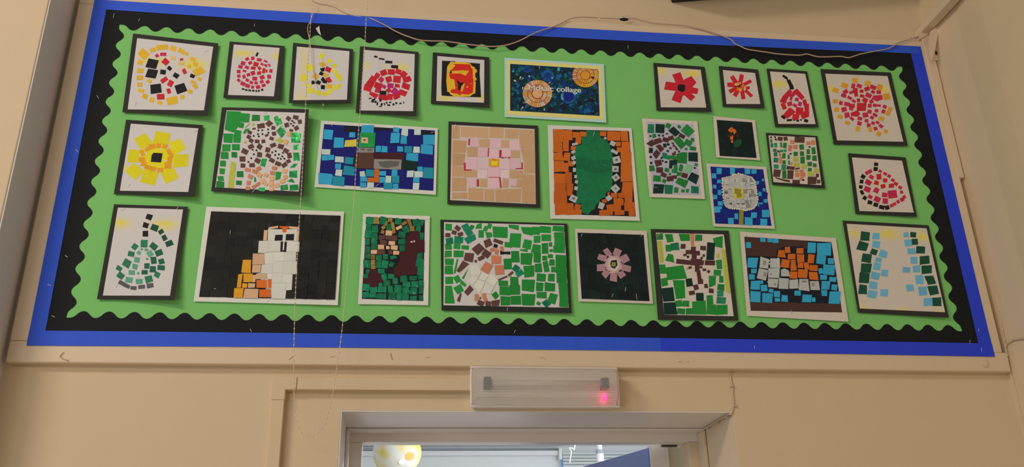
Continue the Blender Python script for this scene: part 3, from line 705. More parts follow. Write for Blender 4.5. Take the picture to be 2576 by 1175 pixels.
V = (1110, 290, 4.896)
A = Art(V, ((90,75),(1190,128),(1217,1140),(75,1095)), ((130,118),(1150,170),(1165,1095),(110,1045)), 'mosaic_picture',
        'black-mounted mosaic of a pale pink water lily on tan squares, below the titled poster', 'picture', scol='cream', curl=(1,1,3,1), seed=16); A.jit = 0.015
A.part('tan_ground_tiles', 'tan: P 135 130 228 135 228 292 138 290, P 242 140 418 145 415 275 242 265, P 422 150 582 152 580 285 422 275, 680 215 175 128 2, P 785 165 955 172 950 290 782 285, P 958 175 1148 182 1150 415 978 412 960 300, P 975 417 1150 417 1152 718 1022 715 1015 560 985 440',
  'tan2: P 140 308 312 312 302 462 135 465, P 135 468 300 475 285 560 270 620 135 625, P 135 628 268 632 265 755 135 755, 222 852 178 165 2, 228 990 185 78, P 332 895 520 902 515 1052 332 1042, P 532 907 650 915 658 1062 527 1052, P 662 912 835 907 825 1070 672 1065, P 835 905 985 907 975 1075 827 1070, P 985 722 1150 735 1160 1088 992 1078 992 900',
  'tan: 532 342 130 98, 790 350 88 95, 385 452 135 118, 915 480 110 90, 355 718 165 88, P 845 672 1015 682 982 778 845 775, 522 835 90 98, 790 838 68 105', 'tan2: P 935 785 990 790 985 890 850 882 852 872 935 870')
A.part('lily_tiles', 'pink: 405 332 110 118, 670 347 138 118, 905 372 110 108, 510 457 115 112, 650 472 125 103, 805 462 105 100, 375 592 138 146, 912 600 133 126, 647 700 138 125, 382 830 100 108, 650 832 135 132, 880 828 95 86', 'pinkpale: 520 594 130 136, 778 602 128 128, 508 722 125 108, 787 722 104 108')
A.part('crimson_slivers', 'rose: 343 328 20 80 2, 582 455 14 105 3, 728 475 26 95 3, 757 522 28 16, 793 522 25 8, 835 522 32 16, 288 628 22 90, 325 675 90 14, 995 622 16 80, 962 657 90 12 -3, 657 765 145 8, 728 832 18 125 -8, 452 832 25 88')
A.part('flower_centre', 'orange: P 590 535 712 540 708 638 595 630', 'lemon: 655 590 72 50 5', 'deeporange: 650 548 52 18 2')
A.staples('173 135 50 -85, 1087 203 40 -55')

V = (1370, 300, 4.519)
A = Art(V, ((35,65),(988,102),(1083,1155),(65,1130)), ((95,112),(958,135),(1035,1105),(118,1078)), 'mosaic_picture',
        'white-bordered mosaic of a tall dark green shape between two orange columns', 'picture', mcol='offwhite', scol='black', curl=(1,1,2,1), seed=17); A.grow = 1.03
A.part('orange_tiles', 'rust: P 98 112 215 120 210 255 103 260, 262 180 95 115 -3, 358 178 75 60 3, 438 168 72 58 5, 383 235 60 90 5, 152 315 98 115, 242 300 65 125, P 103 385 195 375 222 470 100 465, 255 425 70 90 5, 165 535 115 120, 245 545 55 100 -3, 295 505 60 60 5, 332 330 65 48 5, 170 675 122 108',
  'rust2: 270 665 75 125 2, 175 778 130 95, 285 775 75 90 3, 180 890 142 125, 285 845 60 50, 183 1020 128 128, 290 990 75 70, 375 995 70 60 12, 330 1055 170 60, P 103 470 118 450 110 560, P 220 600 240 720 225 640',
  'rust: 665 165 68 52 3, 790 190 148 102 3, 908 190 85 115 -3, 838 283 55 50 3, 925 315 90 112, 850 347 60 50 5, 928 445 120 138, 932 610 125 190, 943 790 120 150 3', 'rust2: 790 865 70 50, 875 865 80 60 -15, 840 937 108 72 3, 955 905 85 100, 745 1000 75 60 -5, 820 1010 90 80, 698 1060 150 62 -3, 850 1060 110 55, 990 1070 68 62, 962 995 118 95 -4, 727 850 20 40, 680 930 55 40 -15')
A.part('green_shape', 'emerald: P 480 130 620 140 630 200 700 240 740 300 755 370 640 380 520 360 430 300 420 205 475 200, P 370 300 430 292 560 360 760 365 770 460 600 480 460 470 355 430 325 410, P 355 425 560 470 770 455 768 620 560 640 372 600, P 362 560 560 620 768 600 765 760 735 820 560 790 375 780, P 375 770 740 790 690 845 690 880 630 910 620 950 460 940 360 965, P 415 930 620 940 580 980 570 1020 530 1040 500 1080 425 1060',
  'teal: 410 577 70 10 2, 430 440 140 8 0, 605 535 18 60 -25, 490 838 90 16 10, 450 910 60 10 5, 670 515 70 16 15')
A.part('silver_edge_tiles', 'silver: 345 283 62 26 -12, 325 372 45 32 -25, 328 440 45 38 -20, 335 495 34 42 30, 338 575 32 45, 353 652 30 35, 362 712 34 34 20, 357 785 35 38 15, 328 900 82 70 28, 775 275 62 48 28, 795 370 78 34 28, 818 460 80 74 -12, 805 567 74 66 2, 812 662 75 70 -35, 808 787 75 75 -42, 730 895 60 56 -35, 645 985 62 72 20, 690 215 30 24',
  'darkgrey: 328 900 30 20 0, 818 462 26 22 0, 805 568 26 22 0, 812 662 22 22 0, 808 787 16 16 0')
A.staples('117 130 40 -80, 560 165 60 -70')

V = (1610, 290, 5.341)
A = Art(V, ((25,42),(770,82),(875,1125),(130,1100)), ((88,88),(715,120),(820,1078),(165,1050)), 'mosaic_picture',
        'cream-bordered mosaic of scattered dark green and brown squares on a lilac sheet', 'picture', mcol='cream', scol='lavender', curl=(1,1,2,1), seed=18)
A.part('green_tiles', 'teal: P 110 118 188 122 190 240 98 238, 350 560 110 55 15, 330 525 60 40 10, 385 995 110 115 3, 740 1000 105 95 3, 455 750 65 55 10, 553 680 45 40 20, 755 665 45 40 20, 487 745 30 60 0', 'foil: P 632 120 735 210 650 298 545 205',
  'forest: 380 140 65 65 25, 190 278 50 50 -15, P 520 280 620 395 550 460 445 330, 648 370 95 70 32, 705 330 50 45 10, 710 447 85 50 10, 620 453 35 30, P 490 520 570 495 635 500 630 650 505 640, 440 568 110 50 5, 160 712 70 75 -10, 228 850 100 80 3, 325 882 50 50 30, 362 737 60 50 20, 400 790 35 30 20, P 515 835 655 880 605 978 475 905, 487 1003 62 75 5, 578 1015 45 42, 637 1015 38 45, 550 715 55 75 15, 525 790 60 55 5, 528 155 45 35 45, 480 700 50 70 3', 'palegreen: 650 715 90 110 18')
A.part('dark_tiles', 'pine: 270 180 118 115 2, P 452 150 542 235 470 288 378 205, 145 472 52 68 3, 712 562 120 115, 332 405 42 50 -10, 250 990 135 120 3, P 695 765 795 810 755 928 635 860, P 395 605 500 595 500 660 440 670 425 718 390 710, 140 278 25 22, 255 270 28 26, 308 272 28 26, 362 248 22 22 20, 378 390 35 30 15, 145 560 32 28, 150 640 30 28, 288 572 24 28 20, 305 612 22 24, 350 628 35 22, 372 480 32 26 20, 525 487 22 24 20, 735 708 28 22 10')
A.part('brown_tiles', 'darkbrown: P 85 380 165 322 205 390 150 422, 240 345 100 62 -18, 345 330 85 55 10, 415 305 70 52 -15, 565 278 78 52 32, P 210 410 270 390 325 450 275 500, P 170 525 220 455 275 510 215 590, 245 640 85 78 -12, 265 735 90 70 3, 318 800 78 52 28, 405 850 90 66 -5, 465 830 60 45 0, 600 810 80 62 15, 440 378 30 26 20, 455 410 30 24 -20, 480 430 24 24, 410 440 32 26 10, 495 455 36 26 20, 455 520 50 32 -8, 470 495 26 24 5')
A.staples('207 970 40 3')

V = (1770, 280, 3.791)
A = Art(V, ((92,45),(490,85),(540,468),(120,440)), ((125,82),(462,105),(505,445),(155,425)), 'mosaic_picture',
        'small cream-bordered near-black picture with a few orange pieces, below the smallest flower', 'picture', mcol='cream', scol='deepgreen', curl=(1,1,2,1), seed=19)
A.ground('dark_ground_tile', [(126,83),(461,106),(504,444),(156,424)], 60, ['deepgreen', 'deepgreen2', 'deepgreen'])
A.part('orange_tiles', 'deeporange: P 232 180 262 150 280 160 246 195, P 248 197 282 163 298 172 268 205, P 280 190 300 168 315 195 290 222, 268 250 26 42 10, 272 288 20 26 -15')
A.part('teal_patch', 'bottle: P 285 300 320 268 360 265 362 310 330 340 290 340')
A.part('maroon_tiles', 'maroon: 240 235 30 34 10, 262 228 22 20 0, 325 225 30 40 15')

A = Art(V, ((25,497),(598,530),(680,1122),(92,1098)), ((65,527),(568,555),(648,1092),(112,1070)), 'mosaic_picture',
        'cream-bordered mosaic of a pale grey dandelion clock on a stalk against blue squares', 'picture', mcol='cream', scol='navy', curl=(1,1,2,1), seed=20)
A.part('blue_ground_tiles', 'skyblue: 147 568 50 58, 275 568 50 68, 418 575 52 48, 482 575 50 42, 100 617 42 48, 148 668 38 35, 105 718 35 35, 152 775 35 48, 110 818 38 40, 160 880 48 45, 138 938 72 58, 262 1048 52 60 -4, 312 1002 35 55, 430 1050 78 75, 480 990 55 48, 592 975 75 72 3, 572 1055 68 65 3, 543 890 45 42, 538 788 32 40, 590 855 35 35, 577 750 28 32, 517 682 32 32, 565 655 25 25',
  'navy2: 212 565 70 62, 350 565 78 48, 100 560 40 40, 190 980 60 90, 150 1040 70 50, 240 975 90 70, 420 965 60 60, 515 1050 50 60, 105 760 40 40, 150 720 40 48, 160 830 48 44, 550 700 48 40, 590 800 40 50, 525 620 60 60, 560 910 60 50')
A.part('stalk', 'olivedark: 360 1000 44 165 2')
head = [(180,640),(250,625),(330,595),(400,615),(455,630),(490,670),(500,740),(515,830),(505,890),(470,930),(400,945),(330,930),(250,925),(200,890),(185,800),(180,700)]
A.part('seed_head', 'silver: P ' + ' '.join('%d %d' % p for p in head)); A.fill('seed_head_tile', head, 36, 0.5, ['stone', 'silver', 'silver', 'stone', 'grey'], jit=.12)
A.part('dark_sliver', 'slate: 225 700 26 4 10, 300 660 4 28, 250 740 30 4, 440 745 60 3, 438 800 3 60, 460 700 34 4 -5, 410 670 4 30 10, 230 830 28 5 -10, 260 880 24 18 5, 330 880 26 8, 376 882 30 10 5, 215 775 30 16 8, 450 860 4 30, 400 700 3 24, 290 900 4 22')
for i in range(56):
    t = 2 * math.pi * i / 56; k = i / 56 * len(head); a, b = head[int(k) % 16], head[(int(k) + 1) % 16]; f = k - int(k)
    x, y = a[0] + (b[0] - a[0]) * f, a[1] + (b[1] - a[1]) * f
    A.part('seed_tuft_tile', '%s: %f %f 20 14 %f' % (A.rnd.choice(['offwhite', 'cream', 'stone']), x, y, A.rnd.uniform(-60, 60)))
A.part('gold_centre', 'mustard: 332 780 98 95 3', 'olivedark: 325 765 60 50 10, 340 805 50 35 -5')

A = Art(V, ((595,205),(1085,235),(1160,735),(655,700)), ((620,230),(1065,250),(1125,705),(665,675)), 'mosaic_picture',
        'small black-mounted mosaic of columns of green, salmon and brown squares like a landscape', 'picture', scol='cream', curl=(1,1,3,1), seed=21)
A.part('brown_tiles', 'chocolate: 730 262 48 38 8, 782 262 38 38 -8, 915 272 90 55 3, 700 590 65 65 5, 828 605 60 85 3, 830 540 75 32 5, P 680 625 760 648 820 655 825 678 770 668 690 640, 882 672 68 35, 1035 660 85 70 2, 1097 670 32 35, 1085 612 28 35, 895 545 40 14 -8, 715 383 30 18 20')
A.part('salmon_tiles', 'salmon: 845 293 42 35 5, 1000 305 38 30, 1045 298 42 42, 825 340 38 35, 875 340 40 35, 822 368 32 25, 730 415 22 28, 735 455 25 40, 735 485 25 25, 888 568 28 28, 892 608 38 38, 935 570 42 28, 945 605 48 38, 935 645 32 35, 840 498 18 25')
A.part('green_tiles', 'forest: 740 320 18 45 -8, 775 325 32 50 8, 935 340 42 50 -10, 765 425 30 50, 812 435 18 40, 938 405 38 45, 945 465 42 65, 998 385 32 48 -6, 1050 375 35 65 -4, 1000 440 38 45 4, 1057 447 42 50, 768 485 28 35, 815 488 15 40, 770 605 38 75 -3, 1012 503 42 40, 1060 515 35 35, 1013 555 35 32, 645 285 18 35, 878 405 38 40',
  'teal: 650 325 22 35, 687 322 28 42 -6, 678 372 32 28 12, 745 378 30 22, 778 375 26 26, 686 410 35 35, 690 465 45 45 5, 692 525 45 40, 765 535 42 55', 'navyblack: 643 248 15 15, 682 245 15 15 20, 688 268 18 15 20, 830 405 20 12, 950 655 20 14, 1010 340 22 10')
A.part('olive_tiles', 'olive: 880 455 45 40 3, 888 508 50 35 3, 958 525 48 38 10, 1025 598 60 42 5, 1077 562 42 35')
V = (2110, 370, 6.186)
A = Art(V, ((145,95),(1040,160),(1218,1085),(262,1040)), ((205,160),(985,212),(1168,1020),(322,995)), 'mosaic_picture',
        'black-mounted mosaic of a red apple outlined on its left by black squares', 'picture', scol='cream', curl=(1,1,4,1), seed=22)
A.part('stalk', 'black: 582 268 68 55 5, 572 340 65 58 8')
A.part('black_outline', 'black: 378 460 68 60 28, 355 535 55 60 8, 343 620 55 55 8, 363 705 48 72 -25, 405 792 62 60 35, 487 860 75 60 15, 575 898 72 62 18, 670 937 85 60 12, 752 942 70 65 -15')
A.part('apple', 'crimson: 465 388 110 55 -28, 510 465 75 60 30, 722 415 60 42 25, 783 453 52 48 30, 460 550 95 80 30, 842 515 55 45 30, 445 660 95 75 20, 583 675 78 75 32, 955 630 60 45 25, 978 700 45 45 -15, 835 735 138 115 -6, 715 745 88 68 5, 490 775 65 50 30, 600 810 100 80 25, 723 840 85 80 5, 820 910 50 50 -20, 870 885 50 45 -30, 925 850 50 50 -35, 985 815 55 60 -30, 1022 775 45 50 -30, 645 375 50 42 30',
  'red: 625 460 78 85 -5, 722 520 70 60 8, 888 572 60 50 30, 818 600 80 62 -3', 'brightred: 587 555 70 65 18, 690 608 75 60 -12')
A.staples('922 247 60 5, 380 915 50 -6')

# ---- bottom row
V = (230, 500, 4.352)
A = Art(V, ((248,60),(1057,88),(908,1110),(60,1100)), ((290,97),(1003,118),(860,1062),(125,1060)), 'mosaic_picture',
        'black-mounted mosaic of a green pear with a leaf, bottom left corner of the board', 'picture', curl=(1,2,14,2), stains=((310,270,110,45,.8),(800,285,140,45,.8)), seed=23)
A.part('stem', 'black: 630 200 65 62 20, 595 292 62 58 18, 590 383 60 62 3')
A.part('leaf', 'bottle: 690 318 78 68 20, 762 362 55 48 -32, 800 428 55 58 -28, 853 490 78 60 -22')
A.part('pear', 'leaf: 575 490 75 78 2, 477 525 62 62 40, 433 603 72 60 12, 387 708 78 80 28, 302 763 65 50 30, 320 840 72 68 38, 627 880 80 70 -15, 718 832 60 62 28', 'leafdark: 680 522 82 68 38, 740 590 80 65 -22, 680 675 60 75 -8, 765 685 62 60 -12, 763 755 80 52 3, 583 805 65 50 0, 607 736 55 60 3, 670 772 62 65 3',
  'leafpale: 500 668 58 55 5, 475 743 55 55 10, 442 806 68 48 3, 410 890 80 62 10, 522 905 70 52 -3, 520 590 38 40 30, 600 558 38 28 10, 550 553 28 18 -15, 640 602 62 60 -30, 510 815 22 28 15, 610 658 30 18')
A.part('base', 'slate: 332 925 75 45 30, 393 957 58 40 25, 460 977 65 38 3, 548 965 72 42 -3, 640 950 75 50 -8')
A.staples('940 105 35 -55, 340 112 50 -28, 272 950 40 -55')

V = (480, 510, 4.352)
A = Art(V, ((170,43),(1678,98),(1610,1122),(30,1080)), ((222,94),(1638,142),(1577,1060),(90,1030)), 'mosaic_picture',
        'large white-bordered mosaic of a white and orange barn owl on black squares', 'picture', mcol='offwhite', scol='charcoal3', curl=(1,1,3,1), seed=24)
body = [(845,290),(1165,290),(1165,415),(1190,430),(1185,535),(1155,540),(1150,640),(1165,780),(1115,785),(1105,955),(1045,960),(1035,1052),(885,1050),(885,840),(840,835),(830,775),(720,775),(765,765),(775,680),(808,675),(805,555),(735,550),(745,418),(840,415)]
A.ground('black_ground_tile', [(222,95),(1638,143),(1577,1059),(90,1029)], 98, ['charcoal', 'charcoal', 'charcoal2', 'charcoal3', 'charcoal'])
bd = A.part('owl_body', 'stone: ' + 'P ' + ' '.join('%d %d' % p for p in body))
A.part('white_feather_tiles', 'offwhite: P 845 290 1003 292 1003 325 1045 325 1045 292 1165 293 1163 412 848 416, P 745 420 848 418 850 530 808 545 737 550, P 852 420 978 418 980 530 852 532, P 1055 418 1190 430 1184 536 1046 532, P 808 555 905 545 902 662 808 672, P 908 545 1022 540 1018 636 906 640, P 1026 542 1152 540 1150 636 1020 640, P 776 682 895 665 890 770 768 768, P 898 642 1005 645 1002 765 895 768, P 1010 645 1160 642 1165 776 1006 776, P 836 776 890 772 888 838 842 832, P 893 772 1002 768 1000 876 890 878, P 1006 780 1115 784 1108 880 1003 876, P 888 882 1042 882 1036 1052 886 1048, P 1048 884 1108 884 1103 955 1046 958', parent=bd)
A.part('forehead_marking', 'deeporange: P 970 257 1072 258 1070 280 1050 285 1045 325 1002 322 1003 280 975 275', 'peach: P 850 270 955 252 958 275 850 292, P 1075 258 1165 265 1190 275 1190 298 1165 292 1075 282, P 802 300 840 300 832 415 792 412, P 1168 302 1190 300 1180 415 1152 418', parent=bd)
A.part('eye', 'black: P 925 352 1008 350 1002 415 915 415, P 1042 345 1132 342 1127 412 1038 412', parent=bd, each=True)
A.part('beak', 'black: P 985 425 1052 430 1043 540 980 535', 'offwhite: P 1018 345 1033 345 1020 520 1004 520', parent=bd)
A.part('wing_tiles', 'coffee: P 680 555 808 560 803 675 672 678, P 675 682 770 680 760 765 668 765, P 715 780 832 775 832 832 710 838, P 675 790 715 790 705 870 675 872, P 628 880 705 885 700 930 625 932, P 590 940 742 945 735 1045 572 1042',
  'orange: P 570 625 662 625 655 770 552 765, P 520 785 570 775 548 930 502 930, P 575 775 675 775 672 870 575 870, P 565 880 620 885 615 932 560 930, P 475 935 580 935 565 1040 468 1040', 'deeporange: P 718 845 832 848 830 935 718 930, P 845 838 882 835 878 932 845 930, P 750 950 875 950 872 1035 748 1035')
A.staples('432 322 38 -88, 840 1068 60 -45, 265 942 20 10')

V = (890, 530, 4.7)
A = Art(V, ((110,38),(900,65),(880,1118),(48,1105)), ((150,72),(840,108),(820,1068),(95,1042)), 'mosaic_picture',
        'white-bordered mosaic of a brown antlered deer in shiny green foil squares', 'picture', mcol='offwhite', scol='black', curl=(1,1,2,1), seed=25)
A.part('green_foil_tiles', 'jungle: 187 118 85 78 3, 178 190 62 75, 170 275 80 90 3, 160 370 60 80, 165 462 65 85 4, 163 538 62 60 5, 155 632 85 95, 165 722 55 50 5, 142 775 50 45, 250 215 72 85, 243 300 75 75 -5, 240 355 70 60, 243 420 72 72 5, 348 120 85 90 12, 418 195 58 75 -5, 525 125 72 72 8, P 560 210 635 165 670 250 600 270, 570 285 80 70 8, 568 365 85 65, 572 445 62 75 -5, 735 140 72 80 -10, 800 140 55 65 20, 765 210 55 80 12, 803 302 48 78 5,'
  '780 532 68 75 5, 780 615 100 90 8, 788 712 75 95 3, 298 558 65 70, 375 545 58 62, P 430 540 490 525 515 560 435 578, 293 640 60 78, 367 635 72 90 8, P 430 600 485 620 460 668 412 660, 327 715 80 58, 358 785 72 70 -10, 388 858 85 70 3, 315 875 45 40, 440 778 75 58 5, 490 830 65 75, 590 803 80 70 -5, 703 797 90 55 3, 792 788 60 50, 625 868 90 60 5, 720 870 85 70, 797 855 55 60,'
  '140 905 90 80 5, 235 935 88 75 -8, 335 930 98 78 3, 435 932 60 85 -5, 520 925 85 90 3, 615 945 85 75 -8, 705 950 80 75 3, 797 935 50 95 5, 140 995 85 70 -8, 225 1000 80 60 -5, 327 1012 110 65 3, 452 1010 85 90, 537 1020 65 85, 612 1020 75 70, 703 1033 80 55, 797 1030 45 60')
A.part('antlers', 'goldfoil: 268 120 65 75 5, 430 108 50 50, 385 150 26 60 30, 350 200 45 36 -35, 342 252 42 40 18, 465 190 38 110 -12, 470 255 42 34 -30, P 620 95 670 98 690 180 715 185 720 240 668 243 655 180, 595 150 66 36 -30', 'peach: 535 200 75 35 -28')
A.part('deer_head', 'brown: 335 315 75 50 -5, 415 320 80 55 5, 480 325 75 60, 350 378 85 60 10, 325 485 90 60 -3, 435 492 45 45', 'peach: 413 262 75 55 3, 450 382 75 45 5, 477 437 80 52 3, 402 437 42 40, 322 430 72 50, 238 488 72 48 3, 500 497 72 42 3')
A.part('deer_leg', 'goldfoil: 225 550 50 60, 227 612 48 55, 230 668 50 48')
A.part('maroon_trees', 'maroon: P 680 245 770 240 780 300 780 340 835 350 835 490 745 500 745 560 725 650 755 665 745 755 560 765 545 790 490 780 465 740 480 680 540 600 545 490 600 480 615 350 610 310 660 300, P 200 695 285 705 290 740 320 750 330 800 350 830 340 850 290 855 285 900 190 905 185 865 110 860 120 800 165 800 170 750')
A.part('eyes', 'pink: 683 368 24 18, 714 363 18 24')
A.staples('850 100 50 -20')

V = (1100, 540, 4.52)
A = Art(V, ((35,57),(1478,103),(1527,1122),(50,1090)), ((77,85),(1443,122),(1495,1058),(70,1030)), 'mosaic_picture',
        'large black-mounted mosaic of a brown and white animal among bright green squares, bottom row', 'picture', curl=(1,1,4,1), seed=26, mcol='mountgreen')
A.part('green_tiles', 'green: 130 143 80 75, P 432 160 452 110 505 95 505 160, 497 218 60 85 3, 550 160 50 55 25, 595 130 50 60 20, P 545 195 620 205 628 250 565 272, 715 200 165 130 2, P 808 112 928 120 925 178 818 150, 885 295 125 160 2, 808 343 90 62 3, 225 355 72 75 5, 128 365 78 62 -3, 125 447 80 78, 317 372 85 50 5, 245 447 112 75 2, 138 535 98 68, 130 630 92 98,'
  '135 745 90 85, P 90 808 165 808 200 1010 85 1010, P 222 500 240 505 210 665 185 665, 230 735 72 78 -32, 245 850 92 90 -32, P 355 610 300 735 280 720, 295 785 75 35 40, P 950 140 1080 145 1080 240 975 215, 1125 185 85 95, 1230 170 125 75 3, 1135 280 72 80, 1240 265 105 75, 1380 160 135 66 3, 1385 230 120 55, 1390 305 120 88, 1385 390 130 88, P 990 278 1078 295 1060 400 965 375, P 940 395 1030 390 1025 425 940 410, P 1090 335 1175 345 1175 440 1065 430',
  'green2: 1225 383 75 120 -3, 1287 340 38 50, 1295 410 35 32, 1015 505 132 135 3, 1135 490 80 108, 1220 495 55 60, 1285 472 60 42, 1303 543 60 72, 888 477 95 130 -3, 800 560 90 120 -4, 1045 645 115 130 -3, 1150 607 80 98 -3, 1238 592 58 118 -12, 1317 623 45 65, 1180 713 105 88 3, 1297 715 75 82, 1405 560 130 205, 1412 700 120 145, 1035 805 145 135 3, 1165 822 80 98 3, 1280 825 115 98 3, 1432 860 105 175 -3, 875 755 90 95, 752 780 105 60, 770 868 115 98 3, 880 855 112 118, 893 975 110 105, 775 980 105 105, 1035 965 150 130 2, 1185 915 110 68, 1312 955 92 110 18, 1440 1000 100 105, 1150 1010 45 38 25, 660 918 66 68 -38, 392 142 42 50 30',
  'teal: P 270 130 340 95 412 215 345 250, P 300 270 425 220 440 280 345 335, 137 300 82 70 -5, 245 283 95 70 5, 895 615 72 72 35, 935 665 85 60 -32, 1240 1010 70 78 -40')
A.part('white_belly_tiles', 'offwhite: P 385 572 468 580 500 650 470 700 400 690 360 640, P 402 692 472 702 440 760 400 800 340 760, P 505 655 590 680 545 755 470 735, P 592 682 650 690 690 750 640 815 550 755, P 440 765 468 738 545 760 520 830 480 890 410 800, P 548 762 640 820 610 900 490 890 525 830')
A.part('brown_tiles', 'brown: 230 155 60 50 35, 190 203 55 45 20, 118 232 55 45 3, 263 222 60 42 -18, 575 322 80 80 -20, 692 305 110 38 20, P 475 322 542 385 458 462 390 390, P 545 388 618 438 570 500 500 450, 500 492 75 45 -25, 360 483 100 95 8, P 290 522 362 560 250 660 218 638, 437 528 25 30, 835 672 70 26 -42, 745 722 110 18 -24, P 370 800 412 850 345 922 305 880, P 265 885 275 900 255 995 222 975, 495 1005 72 55 25, 577 1012 60 50 5, P 615 980 712 965 700 1035 618 1040, 488 948 18 25')
A.part('orange_tiles', 'salmon: 625 398 55 38 -25, 675 422 36 58 14, 732 385 40 48 -8, 668 512 105 92 3, P 550 533 635 575 578 678 490 625, 703 630 98 106 -4, 445 942 40 75, 538 940 42 90 -18')
A.part('eye', 'black: 662 355 42 38 22'); A.part('nose', 'black: P 715 412 760 422 830 418 828 452 770 447 717 455')
A.staples('797 1078 36 88')

V = (1440, 560, 5.341)
A = Art(V, ((32,82),(998,112),(1083,1090),(82,1060)), ((68,135),(955,165),(1035,1055),(125,1022)), 'mosaic_picture',
        'cream-bordered mosaic of a dusty pink daisy on almost black green squares', 'picture', mcol='cream', scol='deepgreen', curl=(1,1,2,1), seed=27)
A.ground('dark_ground_tile', [(69,136),(954,166),(1034,1054),(126,1021)], 104, ['deepgreen', 'deepgreen2', 'deepgreen', 'deepgreen3'])
A.part('petal', 'mauve: P 405 375 470 337 540 430 470 460, P 575 337 667 375 625 470 535 425, P 622 465 725 418 775 505 680 555, P 660 555 790 588 780 668 650 640, P 590 670 680 650 722 705 645 758, P 512 665 600 668 598 798 502 782, P 430 630 515 670 448 758 390 690, P 328 565 440 552 445 650 330 655, P 355 420 470 450 440 530 332 490', each=True)
A.part('inner_disc', 'mauvepale: ' + 'P ' + ' '.join('%d %d' % (552 + 122 * math.cos(i * .3927) * (1 if i % 2 else .92), 562 + 128 * math.sin(i * .3927) * (1 if i % 2 else .92)) for i in range(16)), 'black: 540 425 18 12 30, 470 455 16 10 -30, 655 530 18 12 20, 445 525 18 8, 445 605 20 8, 495 655 16 10 40, 585 680 20 8')
A.part('cream_ring', 'cream: ' + ','.join('%d %d 32 24 %d' % (552 + 62 * math.cos(i * .418), 562 + 74 * math.sin(i * .418), i * 24) for i in range(15)))
A.part('flower_centre', 'black: P 520 510 595 500 605 570 570 620 520 600 510 550', 'olivedark: 555 560 60 58 5')
A.staples('125 170 40 -65, 932 172 36 -58, 713 895 50 -85, 540 975 45 -62, 862 995 80 82')

V = (1630, 560, 4.52)
A = Art(V, ((32,72),(918,92),(1028,1115),(115,1105)), ((90,115),(862,135),(975,1065),(185,1048)), 'mosaic_picture',
        'black-mounted mosaic of a thin dark brown monkey shape with arms spread among green pieces', 'picture', scol='cream', curl=(1,1,3,1), seed=28)
A.part('green_tiles', 'green2: P 190 130 278 132 292 215 222 230, P 350 128 475 130 478 208 372 210, P 738 180 850 150 848 292 760 270, 235 292 65 75 -4, P 230 352 285 365 300 458 195 430, P 125 478 195 475 215 580 135 582, P 205 510 400 485 445 635 220 655, 190 675 75 90 -8, P 283 655 415 655 425 858 320 870, 352 918 78 75 -8, 432 922 75 65 5, P 500 900 655 885 665 1048 510 1045, 705 880 75 105 -5, 720 990 110 110, 845 990 125 115, 810 475 62 105 -5, 790 570 85 65 3, 833 645 50 72, P 692 605 775 605 768 710 695 738',
  'forest: 137 160 72 75 -3, 578 172 80 68, 828 735 80 68 5, 378 1008 90 65 5, 470 1008 80 70', 'teal: 308 275 95 80 -8, 822 808 75 70, 835 885 100 75 5')
A.part('dark_green_tiles', 'pine: P 150 748 285 735 305 892 175 900, P 175 912 310 905 335 1045 185 1045, 470 680 75 90 -12, 592 845 85 85, 712 328 95 200 3')
A.part('olive_tiles', 'olive: P 105 210 158 210 180 440 140 465, P 835 300 880 310 940 805 890 790, 797 377 35 50')
A.part('stick', 'salmon: P 480 125 525 125 525 275 492 270, 455 520 34 20 -20')
A.part('monkey_shape', 'darkbrown: 400 270 55 55, 517 300 52 50, 470 335 80 48, 545 345 90 50, 628 290 62 45 3, 525 390 55 85, 420 368 35 25, 455 390 28 28, 635 375 28 28, 610 400 28 22 -20, P 325 412 530 435 525 485 320 465, 555 450 130 75, 615 455 40 50, 705 458 118 50 2, 560 520 55 80, 580 600 45 115 -8, 595 670 60 55 -5, 545 735 55 60 -15, 500 800 65 48 -8, 660 720 40 48 -5, 720 775 52 48 5, 600 508 38 22, 642 537 38 28, 690 557 32 30 38, 480 510 35 25 -20')
A.staples('120 145 40 -55')

V = (1850, 570, 4.7)
A = Art(V, ((53,60),(1187,135),(1338,1125),(135,1055)), ((105,120),(1135,185),(1262,1015),(182,995)), 'mosaic_picture',
        'cream-bordered mosaic of an orange and white fish shape among light blue squares on dark brown', 'picture', mcol='cream', scol='navyblack', curl=(1,1,2,1), seed=29)
A.part('brown_ground_strips', 'umber: P 108 123 290 133 480 160 600 155 850 170 850 260 820 260 800 235 730 240 650 235 580 230 490 280 480 360 300 350 130 345, P 180 895 700 898 760 905 1240 912 1262 1012 182 993', 'navyblack: 690 265 60 60')
A.part('light_blue_tiles', 'skyblue: 155 220 55 68, 325 155 65 52, 410 162 65 42, 477 168 62 48, 905 252 100 120 3, 1045 265 165 146 2, 1013 390 118 106 5, 1128 408 68 75, 202 428 118 125 3, 220 527 65 52, 193 595 72 62, 235 693 105 105, 305 657 48 42, 338 728 82 75 -3, 422 758 55 45 10, 238 830 130 126 2, 380 845 125 106 3, 492 800 70 68, 497 866 65 42, 582 850 75 78, 735 787 72 60, 845 848 110 90 3, 927 865 38 55, 1172 840 136 146 3, 1052 787 70 72, 1170 718 68 72 4, 1065 695 102 103 3, 1152 625 82 52 5, 1042 602 78 60, 1105 512 145 110 3, 1008 525 50 65 -10')
A.part('orange_tiles', 'rust: 618 275 65 72 -5, 763 288 80 68 3, P 510 278 575 278 598 368 497 360, 665 357 92 65, 772 377 85 93 -3, 893 382 75 106 3, P 550 385 645 395 630 492 532 478, 685 425 58 60, 687 490 72 66, 770 460 62 58, 843 467 55 85 -10, 925 490 95 72 5, 685 573 85 86 4, P 740 502 858 512 848 610 740 605, P 868 535 970 540 982 635 875 625')
